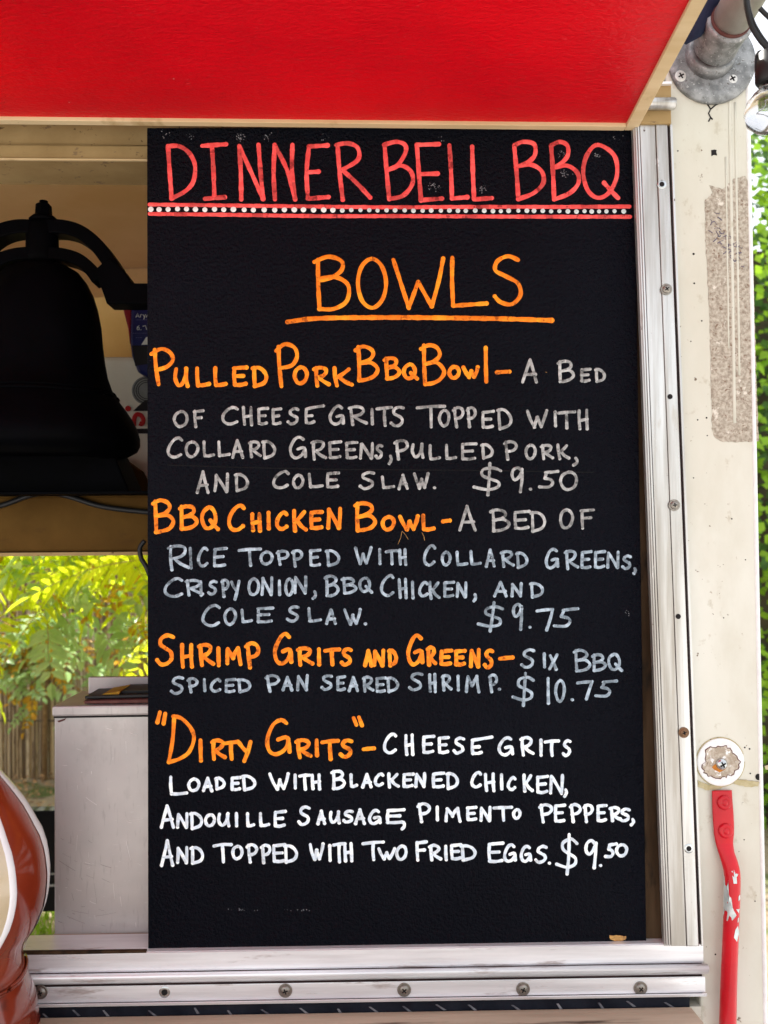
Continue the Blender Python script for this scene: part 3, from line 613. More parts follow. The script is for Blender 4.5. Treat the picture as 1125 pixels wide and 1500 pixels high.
free(q, 2, [
    [(572, 98), (582, 210), (590, 330)], [(572, 98), (610, 82), (658, 92), (662, 138), (632, 170), (580, 192)], [(580, 190), (640, 180), (690, 208), (698, 260), (655, 305), (590, 330)],
    [(732, 98), (740, 210), (745, 332)], [(732, 98), (770, 82), (802, 98), (805, 138), (780, 172), (740, 195)], [(740, 195), (800, 185), (845, 215), (850, 262), (812, 305), (745, 332)],
    ['c', (935, 95), (890, 135), (871, 210), (890, 290), (935, 325), (985, 300), (1018, 225), (1005, 140)], [(962, 260), (990, 292), (1022, 325)]], 6.6)
q.obj('painted_word', TN('pred'), mb, label='red hand-lettered word BBQ')
for ln in ([[(219, 299.5), (300, 300.5), (420, 302), (560, 303.5), (700, 303), (820, 303), (922, 302.5)]], [[(219, 313.2), (330, 314.5), (470, 316.5), (600, 316.5), (760, 317.3), (923, 317.5)]]):
    q = MB(); free(q, 0, ln, 5.8); q.obj('ruled_line', TN('pred'), mb)
dots = [210+x/3.0405 for x in (33, 70, 110, 152, 192, 232, 274, 317, 358, 401, 449, 490, 538, 585, 628, 672, 713, 758, 803, 844, 886, 926, 967, 1006, 1043, 1083, 1121)]
dots += [560+x/2.9605 for x in (97, 135, 175, 212, 254, 291, 328, 362, 403, 442, 480, 514, 548, 590, 627, 658, 696, 732, 768, 805, 842, 877, 908, 940, 972, 1007, 1047)]
for i, x in enumerate(dots):
    r = .0042*random.uniform(.88, 1.04)*(1 if i < 20 else .84); y = 306.3+(x-221)*.0050+random.uniform(-.5, .5)
    b_ = MB(); b_.lathe([(0, r), (.0004, r*.8), (.0006, .0002)], U(x, y, BY), (0, -1, 0), 14, cap=False); b_.obj('painted_dot', M['dots'] if i < 20 else M['dotg'], mb)
q = MB()
free(q, 3, [[(172, 80), (173, 170), (178, 268)], [(158, 88), (212, 68), (262, 85), (262, 120), (220, 150), (178, 158)], [(178, 152), (240, 146), (288, 178), (282, 238), (232, 268), (178, 268)],
    ['c', (378, 76), (340, 105), (325, 170), (342, 238), (382, 264), (420, 230), (433, 165), (415, 102)],
    [(461, 80), (490, 170), (520, 264)], [(520, 264), (556, 165)], [(556, 165), (584, 215), (608, 258)], [(608, 258), (634, 165), (652, 75)],
    [(687, 72), (686, 160), (690, 256)], [(690, 256), (818, 247)], [(938, 80), (900, 66), (860, 85), (852, 120), (890, 142), (938, 170), (948, 215), (915, 250), (872, 242), (850, 220)]], 6.3)
q.obj('painted_word', TN('porange'), mb, label='large orange hand-lettered word BOWLS'); q = MB()
free(q, 3, [[(55, 318), (180, 304), (450, 301), (700, 303), (880, 306), (1068, 312)]], 7.0)
q.obj('underline', TN('porange'), mb)
import re
def line(name_label, m, parts, wpx):
    col = name_label.split()[0]; words = [w for w in name_label.split() if re.fullmatch(r'[A-Z0-9$.,\-]+', w)]
    items = [(rg, it) for rg, sp in parts for it in sp.split(';') if it.strip()]; k = 0
    assert sum(len(w) for w in words) == len(items), (name_label, len(items), words)
    for w in words:
        b = MB()
        for rg, it in items[k:k+len(w)]: text(b, rg, it, wpx)
        k += len(w); b.obj('painted_word', TN(m), mb, label=col+' hand-lettered word '+w)
line('orange dish name PULLED PORK BBQ BOWL-', 'porange', [(4, 'P 30 152 58 245; U 140 218 152 252; L 240 318 148 250; L 325 398 148 250; E 412 498 145 248; D 505 590 145 252; P 612 738 38 252; O 702 780 145 238; R 795 882 145 250; K 885 990 150 250; B 990 1112 48 225'),
    (5, 'B 32 118 98 210; Q 120 200 128 212; B 200 322 38 235; O 328 392 138 208; W 395 478 140 205; I 490 522 52 225; - 548 622 158 185')], 6.0)
line('grey words A BED after the first dish name', 'pgrey', [(5, 'A 668 745 108 225; B 828 915 115 222; E 932 990 152 220; D 1000 1055 152 222')], 4.55)
line('grey line OF CHEESE GRITS TOPPED WITH', 'pgrey', [(4, 'O 138 215 355 440; F 230 288 352 440; C 365 450 335 428; H 462 520 335 432; E 532 592 340 428; E 600 655 342 428; S 675 738 342 428; É 752 854 328 425; G 870 950 330 430; R 962 1055 332 430; I 1065 1090 345 428'),
    (5, 'T 0 82 325 425; S 65 138 325 425; T 185 320 318 432; O 285 345 340 425; P 350 410 328 428; P 412 465 328 430; E 480 548 345 432; D 552 628 335 438; W 690 790 340 432; I 812 835 348 425; T 830 918 345 435; H 922 980 340 440')], 4.55)
line('grey line COLLARD GREENS, PULLED PORK,', 'pgrey', [(6, 'C 108 188 30 135; O 192 265 48 132; L 275 338 48 130; L 345 412 48 128; A 412 475 42 135; R 492 558 48 132; D 555 625 45 138; G 682 770 25 138; R 785 865 45 145; E 865 938 48 138; E 945 1015 50 138; N 1015 1090 55 140'),
    (7, 'S -5 38 62 135; , 55 80 112 160; P 82 155 40 140; U 162 225 58 132; L 240 300 65 140; L 315 375 62 138; E 385 468 55 140; D 480 542 58 135; P 582 655 45 140; O 680 740 62 138; R 752 818 62 138; K 825 892 62 138; , 898 932 122 168')], 4.55)
line('grey line AND COLE SLAW. $9.50', 'pgrey', [(6, 'A 248 312 190 300; N 330 410 200 295; D 425 498 200 292; C 605 690 188 278; O 698 760 205 280; L 770 850 200 275; E 855 928 195 275; S 1015 1095 192 282'),
    (7, 'L 22 90 208 270; A 100 152 200 275; W 172 248 192 272; . 258 282 252 275; $ 445 580 148 302; 9 612 682 165 290; . 698 720 258 282; 5 742 845 182 272; 0 840 930 185 278')], 4.55)
line('orange dish name BBQ CHICKEN BOWL-', 'porange', [(6, 'B 35 150 322 488; B 160 262 348 475; Q 265 360 355 475; C 392 482 345 478; H 500 562 385 482; I 578 602 380 472; C 618 685 378 475; K 695 775 372 482; E 775 852 375 472; N 860 940 360 470; B 985 1102 335 482'),
    (7, 'O 22 95 388 465; W 105 205 385 465; L 205 275 382 465; - 300 350 402 430')], 6.0)
line('grey words A BED OF', 'pgrey', [(7, 'A 378 462 342 465; B 520 618 358 468; E 625 712 366 458; D 705 782 368 470; O 838 910 358 455; F 930 1005 358 455')], 4.55)
line('pale line RICE TOPPED WITH COLLARD GREENS,', 'pblue', [(8, 'R 108 220 55 182; I 208 238 68 175; C 252 308 65 165; E 322 398 68 165; T 442 560 70 162; O 545 615 85 155; P 622 690 80 158; P 695 755 78 165; E 775 840 75 162; D 855 928 78 162; W 990 1078 65 155'),
    (9, 'I 8 28 65 135; T 38 95 68 135; H 92 132 65 138; C 195 250 48 140; O 268 315 75 140; L 328 382 75 140; L 385 438 72 138; A 450 495 65 145; R 512 575 72 145; D 575 630 78 150; G 695 758 62 152; R 775 838 70 155; E 840 895 72 152; E 895 952 73 150; N 950 1010 75 150; S 1012 1058 90 155; , 1058 1078 142 175')], 4.55)
line('pale line CRISPY ONION, BBQ CHICKEN, AND', 'pblue', [(8, 'C 92 190 208 308; R 192 285 218 302; I 258 285 225 302; S 300 352 222 298; P 362 408 215 308; Y 408 458 222 322; O 488 552 212 300; N 552 615 205 300; I 630 652 220 300; O 662 712 212 302; N 705 778 200 292; , 790 820 272 318; B 848 925 198 305; B 930 1008 208 292; Q 1010 1082 208 288'),
    (9, 'C 18 80 170 265; H 90 135 185 275; I 142 165 198 275; C 175 220 198 268; K 215 270 198 278; E 275 330 198 270; N 330 382 200 272; , 398 420 250 288; A 485 545 200 268; N 555 610 205 268; D 632 695 202 272')], 4.55)
line('pale line COLE SLAW. $9.75', 'pblue', [(8, 'C 272 365 335 445; O 375 442 352 440; L 455 515 358 428; E 525 618 348 428; S 672 740 342 425; L 768 842 350 425; A 855 912 358 435; W 942 1028 355 438; . 1035 1055 420 440'),
    (9, '$ 420 528 284 412; 9 558 612 290 405; . 625 648 378 402; 7 660 738 308 408; 5 732 838 308 395')], 4.55)
line('orange dish name SHRIMP GRITS AND GREENS-', 'porange', [(10, 'S 52 145 22 172; H 160 228 65 182; R 238 318 65 175; I 322 348 80 175; M 362 442 78 170; P 448 525 60 185; G 575 668 18 168; R 678 762 80 172; I 770 795 85 170; T 800 880 85 170; S 875 935 85 172; A 978 1025 92 175; N 1020 1080 92 175; D 1085 1135 90 175'),
    (11, 'G 105 188 25 170; R 192 245 78 172; E 248 318 92 170; E 315 378 92 172; N 385 442 88 180; S 448 500 90 185; - 515 588 118 150')], 6.0)
line('pale words SIX BBQ', 'pblue', [(11, 'S 615 685 90 182; I 712 732 108 180; X 738 785 112 190; B 848 930 92 198; B 928 1000 112 195; Q 1000 1072 110 195')], 4.55)
line('pale line SPICED PAN SEARED SHRIMP. $10.75', 'pblue', [(10, 'S 118 185 212 298; P 192 248 218 292; I 260 285 222 285; C 295 348 222 288; E 358 415 222 290; D 415 482 222 290; P 540 612 205 288; A 615 668 212 282; N 680 740 205 282; S 788 848 205 280; E 855 905 210 282; A 910 960 212 285; R 972 1030 212 288; E 1030 1085 215 290'),
    (11, 'D 15 75 215 290; S 115 185 195 282; H 202 245 200 290; R 260 312 205 282; I 328 348 208 282; M 368 438 205 292; P 470 518 202 292; . 510 532 262 282; $ 575 680 195 350; 1 728 750 218 342; 0 765 818 228 332; . 832 860 306 332; 7 862 942 230 322; 5 945 1048 228 312')], 4.55)
b = MB()
free(b, 12, [[(78, 43), (66, 90)], [(103, 50), (95, 96)], [(145, 62), (138, 170), (120, 275)], [(140, 62), (180, 72), (225, 120), (238, 170), (215, 230), (170, 262), (120, 278)], [(990, 70), (1003, 102)], [(1015, 66), (1029, 104)]], 5.8)
text(b, 12, 'I 255 285 165 280; R 312 392 165 272; T 372 455 172 272; Y 440 515 172 282; G 568 698 68 252; R 712 798 165 265; I 802 832 165 255; T 832 925 166 272; S 920 992 165 262; - 1028 1095 200 230', 6.0)
b.obj('painted_word', TN('porange'), mb, label='orange quoted dish name "DIRTY GRITS"')
line('white words CHEESE GRITS', 'pwhite', [(13, 'C 58 118 120 212; H 145 190 125 218; E 215 275 130 210; E 280 335 135 210; S 345 400 138 212; É 415 515 133 215; G 530 600 135 220; R 620 685 135 220; I 702 718 145 222; T 720 788 148 222; S 795 838 148 222')], 4.85)
line('white line LOADED WITH BLACKENED CHICKEN,', 'pwhite', [(12, 'L 115 212 340 438; O 205 270 350 420; A 275 330 345 420; D 332 388 345 412; E 405 465 342 415; D 460 532 335 415; W 590 690 325 412; I 705 725 330 408; T 730 790 330 412; H 785 840 330 412; B 880 955 312 410; L 968 1012 330 400; A 1025 1080 328 402'),
    (13, 'C 20 65 285 345; K 72 130 285 352; E 135 190 285 350; N 188 240 283 350; E 255 318 282 352; D 315 372 282 358; C 418 468 278 352; H 472 525 285 368; I 538 558 288 360; C 568 610 300 362; K 630 680 290 370; E 685 745 295 375; N 742 810 292 378; , 800 822 350 390')], 4.85)
line('white line ANDOUILLE SAUSAGE, PIMENTO PEPPERS,', 'pwhite', [(14, 'A 72 140 55 165; N 145 205 90 165; D 202 268 88 170; O 268 325 95 158; U 328 388 90 158; I 405 425 88 158; L 455 498 90 160; L 512 565 90 158; E 575 640 80 160; S 685 748 60 152; A 770 815 78 148; U 825 880 82 145; S 885 940 78 142; A 938 992 72 148; G 998 1062 75 148; E 1072 1168 72 145'),
    (15, ', 48 75 125 168; P 118 185 45 135; I 200 218 58 128; M 240 315 62 135; E 330 385 60 128; N 390 448 60 132; T 448 540 58 130; O 532 575 70 122; P 645 715 48 138; E 710 768 50 135; P 778 838 48 135; P 838 890 50 135; E 895 950 52 132; R 952 1010 60 132; S 995 1050 68 132; , 1042 1068 112 150')], 4.85)
line('white line AND TOPPED WITH TWO FRIED EGGS. $9.50', 'pwhite', [(14, 'A 75 138 210 335; N 145 205 240 322; D 205 272 240 325; T 308 398 225 318; O 390 448 235 305; P 455 515 228 320; P 518 572 230 322; E 568 640 228 318; D 620 690 232 320; W 735 808 225 308; I 820 842 232 312; T 838 905 222 318; H 888 938 222 315; T 970 1075 215 310; W 1040 1125 245 305'),
    (15, 'O 25 82 228 300; F 108 168 210 302; R 168 230 225 302; I 235 258 228 302; E 260 320 222 298; D 305 380 225 302; E 420 502 215 310; G 492 555 222 308; G 565 620 228 308; S 630 690 230 312; . 685 705 298 320; $ 720 822 178 365; 9 840 908 205 335; . 905 928 308 330; 5 932 992 218 290; 0 978 1038 222 285')], 4.85)
# crease, chips, scuffs
MB().sweep([U(x, y, BY) for x, y in ((245, 681), (330, 684), (450, 687), (560, 688), (700, 689), (870, 692))], .0009, .0003, 6).obj('crease', M['crease'], mb)
MB().prism(ragged([(893, 1370), (918, 1371), (916, 1377), (905, 1379), (894, 1376)], .9, 3), BY-.0006, BY+.001).obj('chip', M['chip'], mb, label='chip of bare tan wood at the bottom edge')
q = MB()
for cxx, cyy, n, sp in ((352, 202, 26, 8), (280, 199, 8, 7), (392, 199, 10, 9), (636, 272, 30, 9), (708, 276, 24, 9), (826, 255, 26, 9), (822, 226, 14, 7), (874, 228, 12, 5), (640, 205, 5, 12), (900, 202, 5, 14), (480, 204, 6, 10), (918, 898, 8, 5), (350, 1332, 14, 24), (440, 1333, 14, 26), (245, 196, 8, 10)):
    for i in range(n):
        x, y = cxx+random.gauss(0, sp*.5), cyy+random.gauss(0, sp*.4 if cyy < 1300 else .8)
        r = random.uniform(.0003, .0009); q.lathe([(0, r), (.0002, r*.5)], U(x, y, BY), (0, -1, 0), 6)
q.obj('scuff_marks', M['scuff'], mb, kind='stuff')
q = MB()
for x0, y0, x1, y1 in ((589, 778, 583, 797), (589, 778, 598, 790), (618, 780, 622, 792), (799, 545, 801, 546)):
    q.sweep([U(x0, y0, BY), U((x0+x1)/2+1, (y0+y1)/2, BY), U(x1, y1, BY)], .0004, .0002, 6)
q.obj('paint_drip', M['chip'], mb)
# ------------------------------------------------------------------ bell
YB_ = .20; S_ = (YB_+1.3)/1300.0
def B(x, y, dy=0): return U(x, y, YB_)+Vector((0, dy, 0))
c0 = B(62, 520)
bell = thing('dinner_bell', 'large black cast-iron bell hanging in its yoke left of the menu board', 'bell', B(62, 722))
prof = [(386, 4), (388, 26), (392, 38), (400, 52), (414, 63), (432, 72), (452, 78), (476, 82.5), (505, 85), (530, 88), (552, 92), (570, 98), (585, 107), (600, 118), (615, 128), (630, 135), (642, 138), (652, 138), (660, 134), (667, 122), (671, 108), (672, 90), (668, 60)]
ztop = B(62, 386).z
q = MB(); q.lathe([(ztop-B(62, y).z, r*S_) for y, r in prof], Vector((c0.x, c0.y, ztop)), (0, 0, -1), 64); q.obj('bell_body', M['iron'], bell)
for y, r in ((577, 102.5), (583, 107)):
    q = MB(); z = B(62, y).z; q.sweep([Vector((c0.x+r*S_*math.cos(a), c0.y+r*S_*math.sin(a), z)) for a in [i*2*math.pi/48 for i in range(49)]], .0022, .0022, 6); q.obj('bell_band', M['iron'], bell)
q = MB()
q.lathe([(0, .012), (.004, .014), (.020, .013), (.022, .011)], B(64, 318), (0, 0, 1), 6, smooth=False); q.lathe([(0, .007), (.018, .007)], B(64, 310), (0, 0, 1), 12)
q.lathe([(0, .022), (.004, .024), (.010, .018)], B(64, 326), (0, 0, 1), 24); q.obj('top_nut', M['iron'], bell)
q = MB(); q.lathe([(B(62, 321).z-B(62, y).z, r*S_) for y, r in ((321, 12), (326, 19), (333, 22), (345, 23), (375, 23), (392, 22))], B(62, 321), (0, 0, -1), 32); q.obj('yoke_hub', M['iron'], bell)
for sgn in (1, -1):
    X = lambda x: 62+sgn*(x-62)
    q = MB()
    q.sweep([B(X(x), y) for x, y in smooth_poly([(70, 337), (95, 337), (120, 344), (143, 361), (162, 385), (178, 410)])], .0118, .020, 12, square=True, smooth=False)
    q.sweep([B(X(x), y) for x, y in smooth_poly([(70, 375), (95, 377), (118, 384), (136, 398), (148, 414)])], .0105, .020, 12, square=True, smooth=False)
    P = [(146, 388), (160, 376), (176, 390), (187, 404), (192, 413), (198, 414.5), (240, 414.5), (240, 445), (156, 445), (151, 430), (144, 412), (134, 400)]
    q2 = MB(); q2.prism([(X(x), y) for x, y in P], YB_-.022, YB_+.022)
    q.v += q2.v and []; q.add(q2.v, q2.f)
    q.obj('yoke_arm', M['iron'], bell, bevel=.003)
    q = MB(); q.prism([(X(225), 405), (X(262), 405), (X(275), 724), (X(218), 724)], YB_-.03, YB_+.03); q.obj('upright', M['iron'], bell, bevel=.003)
q = MB(); q.prism([(-48, 664), (166, 664), (190, 722), (-70, 722)], YB_+.005, YB_+.10); q.obj('base', M['iron'], bell, bevel=.003)
q = MB(); z = B(62, 722).z; q.box((B(-155, 722).x, YB_-.035, z-.004), (B(278, 722).x, YB_+.035, z)); q.obj('base_plate', M['iron'], bell)
# ------------------------------------------------------------------ things on the beam behind the bell
YS = .46; zsf = zb1
sack = thing('paper_sack', 'white printed paper sack on the beam behind the bell', 'sack', U(190, 715, YS))
p0 = U(60, 522, YS); p1 = U(330, 522, YS)
q = MB(); N = 14
for_v = []
q.box((p0.x, YS, zsf+.001), (p1.x, YS+.09, p0.z)); q.obj('sack_body', M['whitebag'], sack, bevel=.010)
q = MB()
pts = [(215+22*math.cos(a), 572+21*math.sin(a)) for a in [i*2*math.pi/36 for i in range(36)]]
q.prism(pts, YS-.0012, YS+.002, 0)
q.obj('grey_disc_print', M['greyprint'], sack)
for rr in (19, 15.5, 12.5):
    q = MB(); q.sweep([U(215+rr*math.cos(a), 572+rr*.96*math.sin(a), YS-.0013) for a in [i*2*math.pi/32 for i in range(33)]], .0008, .0005, 6); q.obj('disc_ring', M['blackprint'], sack)
MB().prism([(195, 602), (202, 595), (213, 586), (260, 580), (260, 602)], YS-.0025, YS-.0013).obj('dark_print', M['blackprint'], sack)
MB().prism([(198, 628), (260, 627), (260, 635), (198, 635)], YS-.0015, YS+.002).obj('dark_print', M['blackprint'], sack)
q = MB(); q.lathe([(0, .0058), (.0006, .0056)], U(187.5, 598.5, YS-.001), (0, -1, 0), 20)
q.sweep([U(x, y, YS-.0022) for x, y in smooth_poly([(196, 624), (197, 612), (201, 607), (207, 609), (210, 615), (208, 621), (204, 620)])], .0048, .001, 8)
q.obj('red_letters', M['redprint'], sack, label='red letters ip on the sack')
YP = .40
po = thing('snack_pouch', 'dark blue pouch with a red side peeking from behind the board', 'pouch', U(205, 545, YP))
q = MB(); q.prism([(191, 451), (260, 451), (260, 553), (214, 551), (201, 545), (192, 520), (190, 500)], YP, YP+.05); q.obj('pouch_body', M['bluebag'], po, bevel=.006)
q = MB(); q.prism([(178, 446), (260, 446), (260, 451.5), (192, 452), (190, 504), (187, 480)], YP+.004, YP+.046); q.obj('pouch_side', M['redbag'], po, bevel=.003)
MB().prism([(193, 506), (225, 506), (225, 532), (198, 536)], YP-.0004, YP+.004).obj('pouch_base_print', M['blackprint'], po)
MB().prism([(207, 505), (214, 494), (225, 490), (225, 504)], YP-.0012, YP+.004).obj('pale_print', M['paleprint'], po)
q = MB()
for st in ([(199, 465), (201.5, 459), (204, 465)], [(200, 463), (203, 463)], [(205.5, 465), (206, 461), (208, 460.5)], [(209.5, 460.5), (211, 464), (213, 460.5), (210.5, 468)], [(214, 465), (216, 461), (218, 465)],
           [(204, 477), (201, 479), (201, 483), (204, 483), (204, 480), (201.5, 480)], [(206, 483), (207, 483)], [(209, 478), (213, 477), (215, 483)]):
    q.sweep([U(x, y, YP-.0008) for x, y in st], .0009, .0005, 6)
q.obj('small_lettering', M['paleprint'], po)
q = MB()
for y, a, c in ((468.5, 199, 216), (488, 195, 214), (494.5, 199, 207)):
    x = a
    while x < c: L = random.uniform(1, 3); q.sweep([U(x, y, YP-.0005), U(x+L, y, YP-.0005)], .0006, .0004, 6); x += L+1
q.obj('small_lettering', M['violet'], po)
# the bracket that carries the pouch
q = MB(); q.prism([(120, 300), (262, 300), (262, 519), (120, 519)], .60, .66); 
q = MB(); c1 = U(60, 521, YS+.1); c2 = U(330, 250, YS+.1); q.box((c1.x, .62, p0.z-.02), (c2.x, .66, p0.z+.16))
cb = q.obj('cardboard_box', M['card'], None, label='tan cardboard sheet standing behind the white sack', cat='cardboard'); 
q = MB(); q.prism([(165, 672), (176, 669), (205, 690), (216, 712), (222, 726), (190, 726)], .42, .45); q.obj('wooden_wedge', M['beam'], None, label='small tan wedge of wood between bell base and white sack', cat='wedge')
# ------------------------------------------------------------------ stainless box
def scratches(root, box, n, Y, m, name, seed):
    random.seed(seed); q = MB()
    for i in range(n):
        x, y = random.uniform(box[0], box[2]), random.uniform(box[1], box[3]); a = random.choice((.35, .45, 1.5, -.2))+random.uniform(-.2, .2); L = random.choice((4, 7, 12, 26))*random.uniform(.5, 1.2)
        q.sweep([U(x, y, Y), U(x+L*.5*math.cos(a), y+L*.5*math.sin(a)+.4, Y), U(x+L*math.cos(a), y+L*math.sin(a), Y)], random.uniform(.0001, .00026), .0001, 5)
    return q.obj(name, m, root, kind='stuff')
yk = .058
kb = thing('stainless_box', 'scratched stainless steel box with a folded rim standing inside the window', 'steel box', U(150, 1370, yk))
q = MB(); q.prism([(79, 1048), (330, 1046), (330, 1372), (79, 1373)], yk, yk+.12); q.obj('box_body', M['steel'], kb, bevel=.003)
q = MB(); q.prism([(75.5, 1035), (330, 1031), (330, 1046), (75.5, 1050)], yk-.008, yk+.125); q.obj('rim', M['steel'], kb, bevel=.003)
MB().prism([(78.5, 1048.5), (330, 1045), (330, 1048.2), (79, 1052)], yk-.0012, yk+.001).obj('rim_seam', M['dark'], kb)
MB().prism([(84, 1056), (97, 1052), (95, 1055), (86, 1058.5)], yk-.0004, yk+.001).obj('stain', M['maroon'], kb)
zk = U(100, 1033, yk).z
q = MB(); q.prism([(129, 992), (330, 991), (330, 1034), (129, 1034)], yk+.105, yk+.115); q.obj('back_splash', M['steel'], kb, bevel=.002)
scratches(kb, (85, 1060, 205, 1360), 26, yk, M['white'], 'scratches', 3); scratches(kb, (85, 1220, 150, 1360), 26, yk, M['scuffd'], 'scratches', 4)
tr = thing('tray', 'dark shallow trays stacked on the stainless box', 'tray', U(180, 1031, yk+.06))
q = MB(); q.prism([(122, 1027), (330, 1021), (330, 1029), (124, 1031)], yk+.0, yk+.07); q.obj('tray_rim', M['maroon'], tr, bevel=.001)
q = MB(); q.prism([(124, 1020), (330, 1014), (330, 1019), (124, 1024)], yk+.01, yk+.08); q.obj('tray_rim', M['blackp'], tr, bevel=.001)
q = MB(); q.prism([(150, 1017), (176, 1012.5), (174, 1017), (150, 1020)], yk+.02, yk+.08); q.obj('yellow_sheet', M['leaf3'], tr)
q = MB(); q.prism([(175, 1012), (330, 1008), (330, 1012.5), (175, 1016)], yk+.03, yk+.09); q.obj('black_sheet', M['blackp'], tr)
# ------------------------------------------------------------------ glazed statue at the left edge
YG = -.10
def G(x, y): return U(x, y, YG)
kx = -71; sg = (YG+1.3)/1300.0
pg = [(1040, 4), (1060, 26), (1085, 44), (1110, 54), (1133, 62), (1150, 75), (1165, 86), (1183, 98), (1200, 107), (1215, 114), (1230, 121.5), (1250, 127.5), (1265, 130), (1285, 132), (1300, 132), (1318, 130.5), (1335, 127.5), (1350, 122), (1365, 116), (1376, 109), (1385, 103), (1392, 100), (1400, 97.5), (1410, 96.5), (1420, 97.5), (1427, 100), (1432, 101), (1436, 100), (1440, 102), (1452, 106), (1465, 111), (1476, 115), (1483, 117), (1490, 116), (1500, 118), (1530, 122), (1580, 124)]
gz = G(kx, 1040); st_ = thing('glazed_statue', 'glossy red-brown and cream glazed figure bulging in at the left edge', 'statue', G(kx, 1580))
def gl(a0, a1, off, n=24, y0=0, y1=9999):
    b = MB(); pr_ = [(gz.z-G(kx, y).z, (r+off)*sg) for y, r in pg if y0 <= y <= y1]
    b.lathe(pr_, gz, (0, 0, -1), n, cap=False, ang0=a0, ang1=a1); return b
gl(0, 2*math.pi, 0, 72).obj('body', M['glaze_br'], st_)
def band(f0, f1, off, y0, y1, m, name, lab=None):
    """vertical band between two lengthwise angles that may change with height"""
    b = MB(); rows = [(y, r) for y, r in pg if y0 <= y <= y1]; k = 8; vs = []
    rr_ = []
    for i, (y, r) in enumerate(rows):
        if i: 
            y_, r_ = rows[i-1]; rr_.append(((y+y_)/2, (r+r_)/2))
        rr_.append((y, r))
    rows = rr_
    for y, r in rows:
        a0, a1 = f0(y), f1(y)
        for j in range(k+1):
            a = a0+(a1-a0)*j/k; e = off*math.sin(math.pi*min(1, max(0, j/k)))**.5
            p = G(kx, y); vs.append(Vector((p.x+(r+e)*sg*math.cos(a), YG-(r+e)*sg*math.sin(a), p.z)))
    b.add(vs, [(i*(k+1)+j, i*(k+1)+j+1, (i+1)*(k+1)+j+1, (i+1)*(k+1)+j) for i in range(len(rows)-1) for j in range(k)], 0, True)
    return b.obj(name, M[m], st_, label=lab)
tl = lambda y: max(0, min(1, (y-1133)/130))
band(lambda y: -.8, lambda y: -.13, 1.2, 1133, 1400, 'glaze_wh', 'white_stripe')
pin = lambda y: .47+.30*((y-1275)/125)**2 if y > 1275 else .47
band(lambda y: pin(y), lambda y: pin(y)+.09, 1.6, 1110, 1385, 'glaze_wh', 'white_stripe')
band(lambda y: pin(y)+.09, lambda y: pin(y)+1.2, 1.2, 1085, 1376, 'glaze_cr', 'cream_panel')
for y0 in (1430, 1434):
    r = 101; b_ = MB(); b_.sweep([Vector((G(kx, y0).x+r*sg*math.cos(a), YG-r*sg*math.sin(a), G(kx, y0+3*math.sin(a*2)).z)) for a in [-.6+i*.09 for i in range(24)]], .0022, .0018, 6); b_.obj('collar_groove', M['glaze_br'], st_)
band(lambda y: .75, lambda y: 1.7, 1.5, 1475, 1580, 'glaze_wh', 'white_patch')
# ------------------------------------------------------------------ red handle
rh = thing('red_handle', 'chipped red tubular handle flattened and bolted to the wall under the round cap', 'handle', U(1058, 1158, 0))
path = [(1057.5, 1158, 15, 3.2, 6), (1058, 1172, 15.2, 3.2, 6), (1059, 1190, 15.7, 3.2, 6), (1060, 1208, 15.6, 3.2, 6), (1060.5, 1222, 15, 3.6, 7), (1061.5, 1236, 12.8, 5, 8), (1064.5, 1250, 11.4, 8, 12), (1069, 1264, 11.6, 10, 16), (1072, 1277, 11.6, 11, 19), (1072.8, 1292, 11.4, 11.2, 21), (1072.3, 1320, 11.2, 11.2, 22), (1071, 1350, 11.2, 11.2, 22), (1069.5, 1390, 11.2, 11.2, 22), (1067.5, 1440, 11.6, 11.4, 22), (1066, 1500, 12, 11.6, 22), (1063, 1600, 12.2, 12, 22), (1060, 1720, 12, 12, 22)]
pp = smooth_poly([(p[0], p[1]) for p in path], sub=6)
def itp(k):
    def f(y):
        for a, b2 in zip(path, path[1:]):
            if a[1] <= y <= b2[1]:
                t = (y-a[1])/(b2[1]-a[1]); return a[k]+(b2[k]-a[k])*t
        return path[-1][k] if y > path[-1][1] else path[0][k]
    return f
RX, RY, OF = itp(2), itp(3), itp(4)
def hp(x, y): 
    o = (OF(y)-3)*.001; p = U(x, y, -.004-o*.8); return p
q = MB(); q.sweep([hp(x, y) for x, y in pp], [RX(y)*.00098 for x, y in pp], [RY(y)*.001 for x, y in pp], 24); q.obj('tube', M['redh'], rh)
for x, y in ((1059.5, 1174.5), (1061.5, 1216)):
    q = MB(); p = hp(x, y)-Vector((0, .003, 0)); q.lathe([(0, .0108), (.002, .0104), (.0032, .0085), (.0036, .0052), (.0030, .0048), (.0042, .0038), (.0050, .0022), (.0052, .0002)], p, (0, -1, 0), 28, cap=False); q.obj('bolt', M['redh'], rh)
def hs(u, y):
    """point on the tube: u = -1..1 across, y photo row"""
    xs = [a for a in pp]; 
    for a, b2 in zip(pp, pp[1:]):
        if a[1] <= y <= b2[1]: x = a[0]+(b2[0]-a[0])*(y-a[1])/(b2[1]-a[1]); break
    c = hp(x, y); an = u*math.pi/2
    return c+Vector((math.sin(an)*RX(y)*.00098*1.02, -math.cos(an)*RY(y)*.001*1.03, 0))
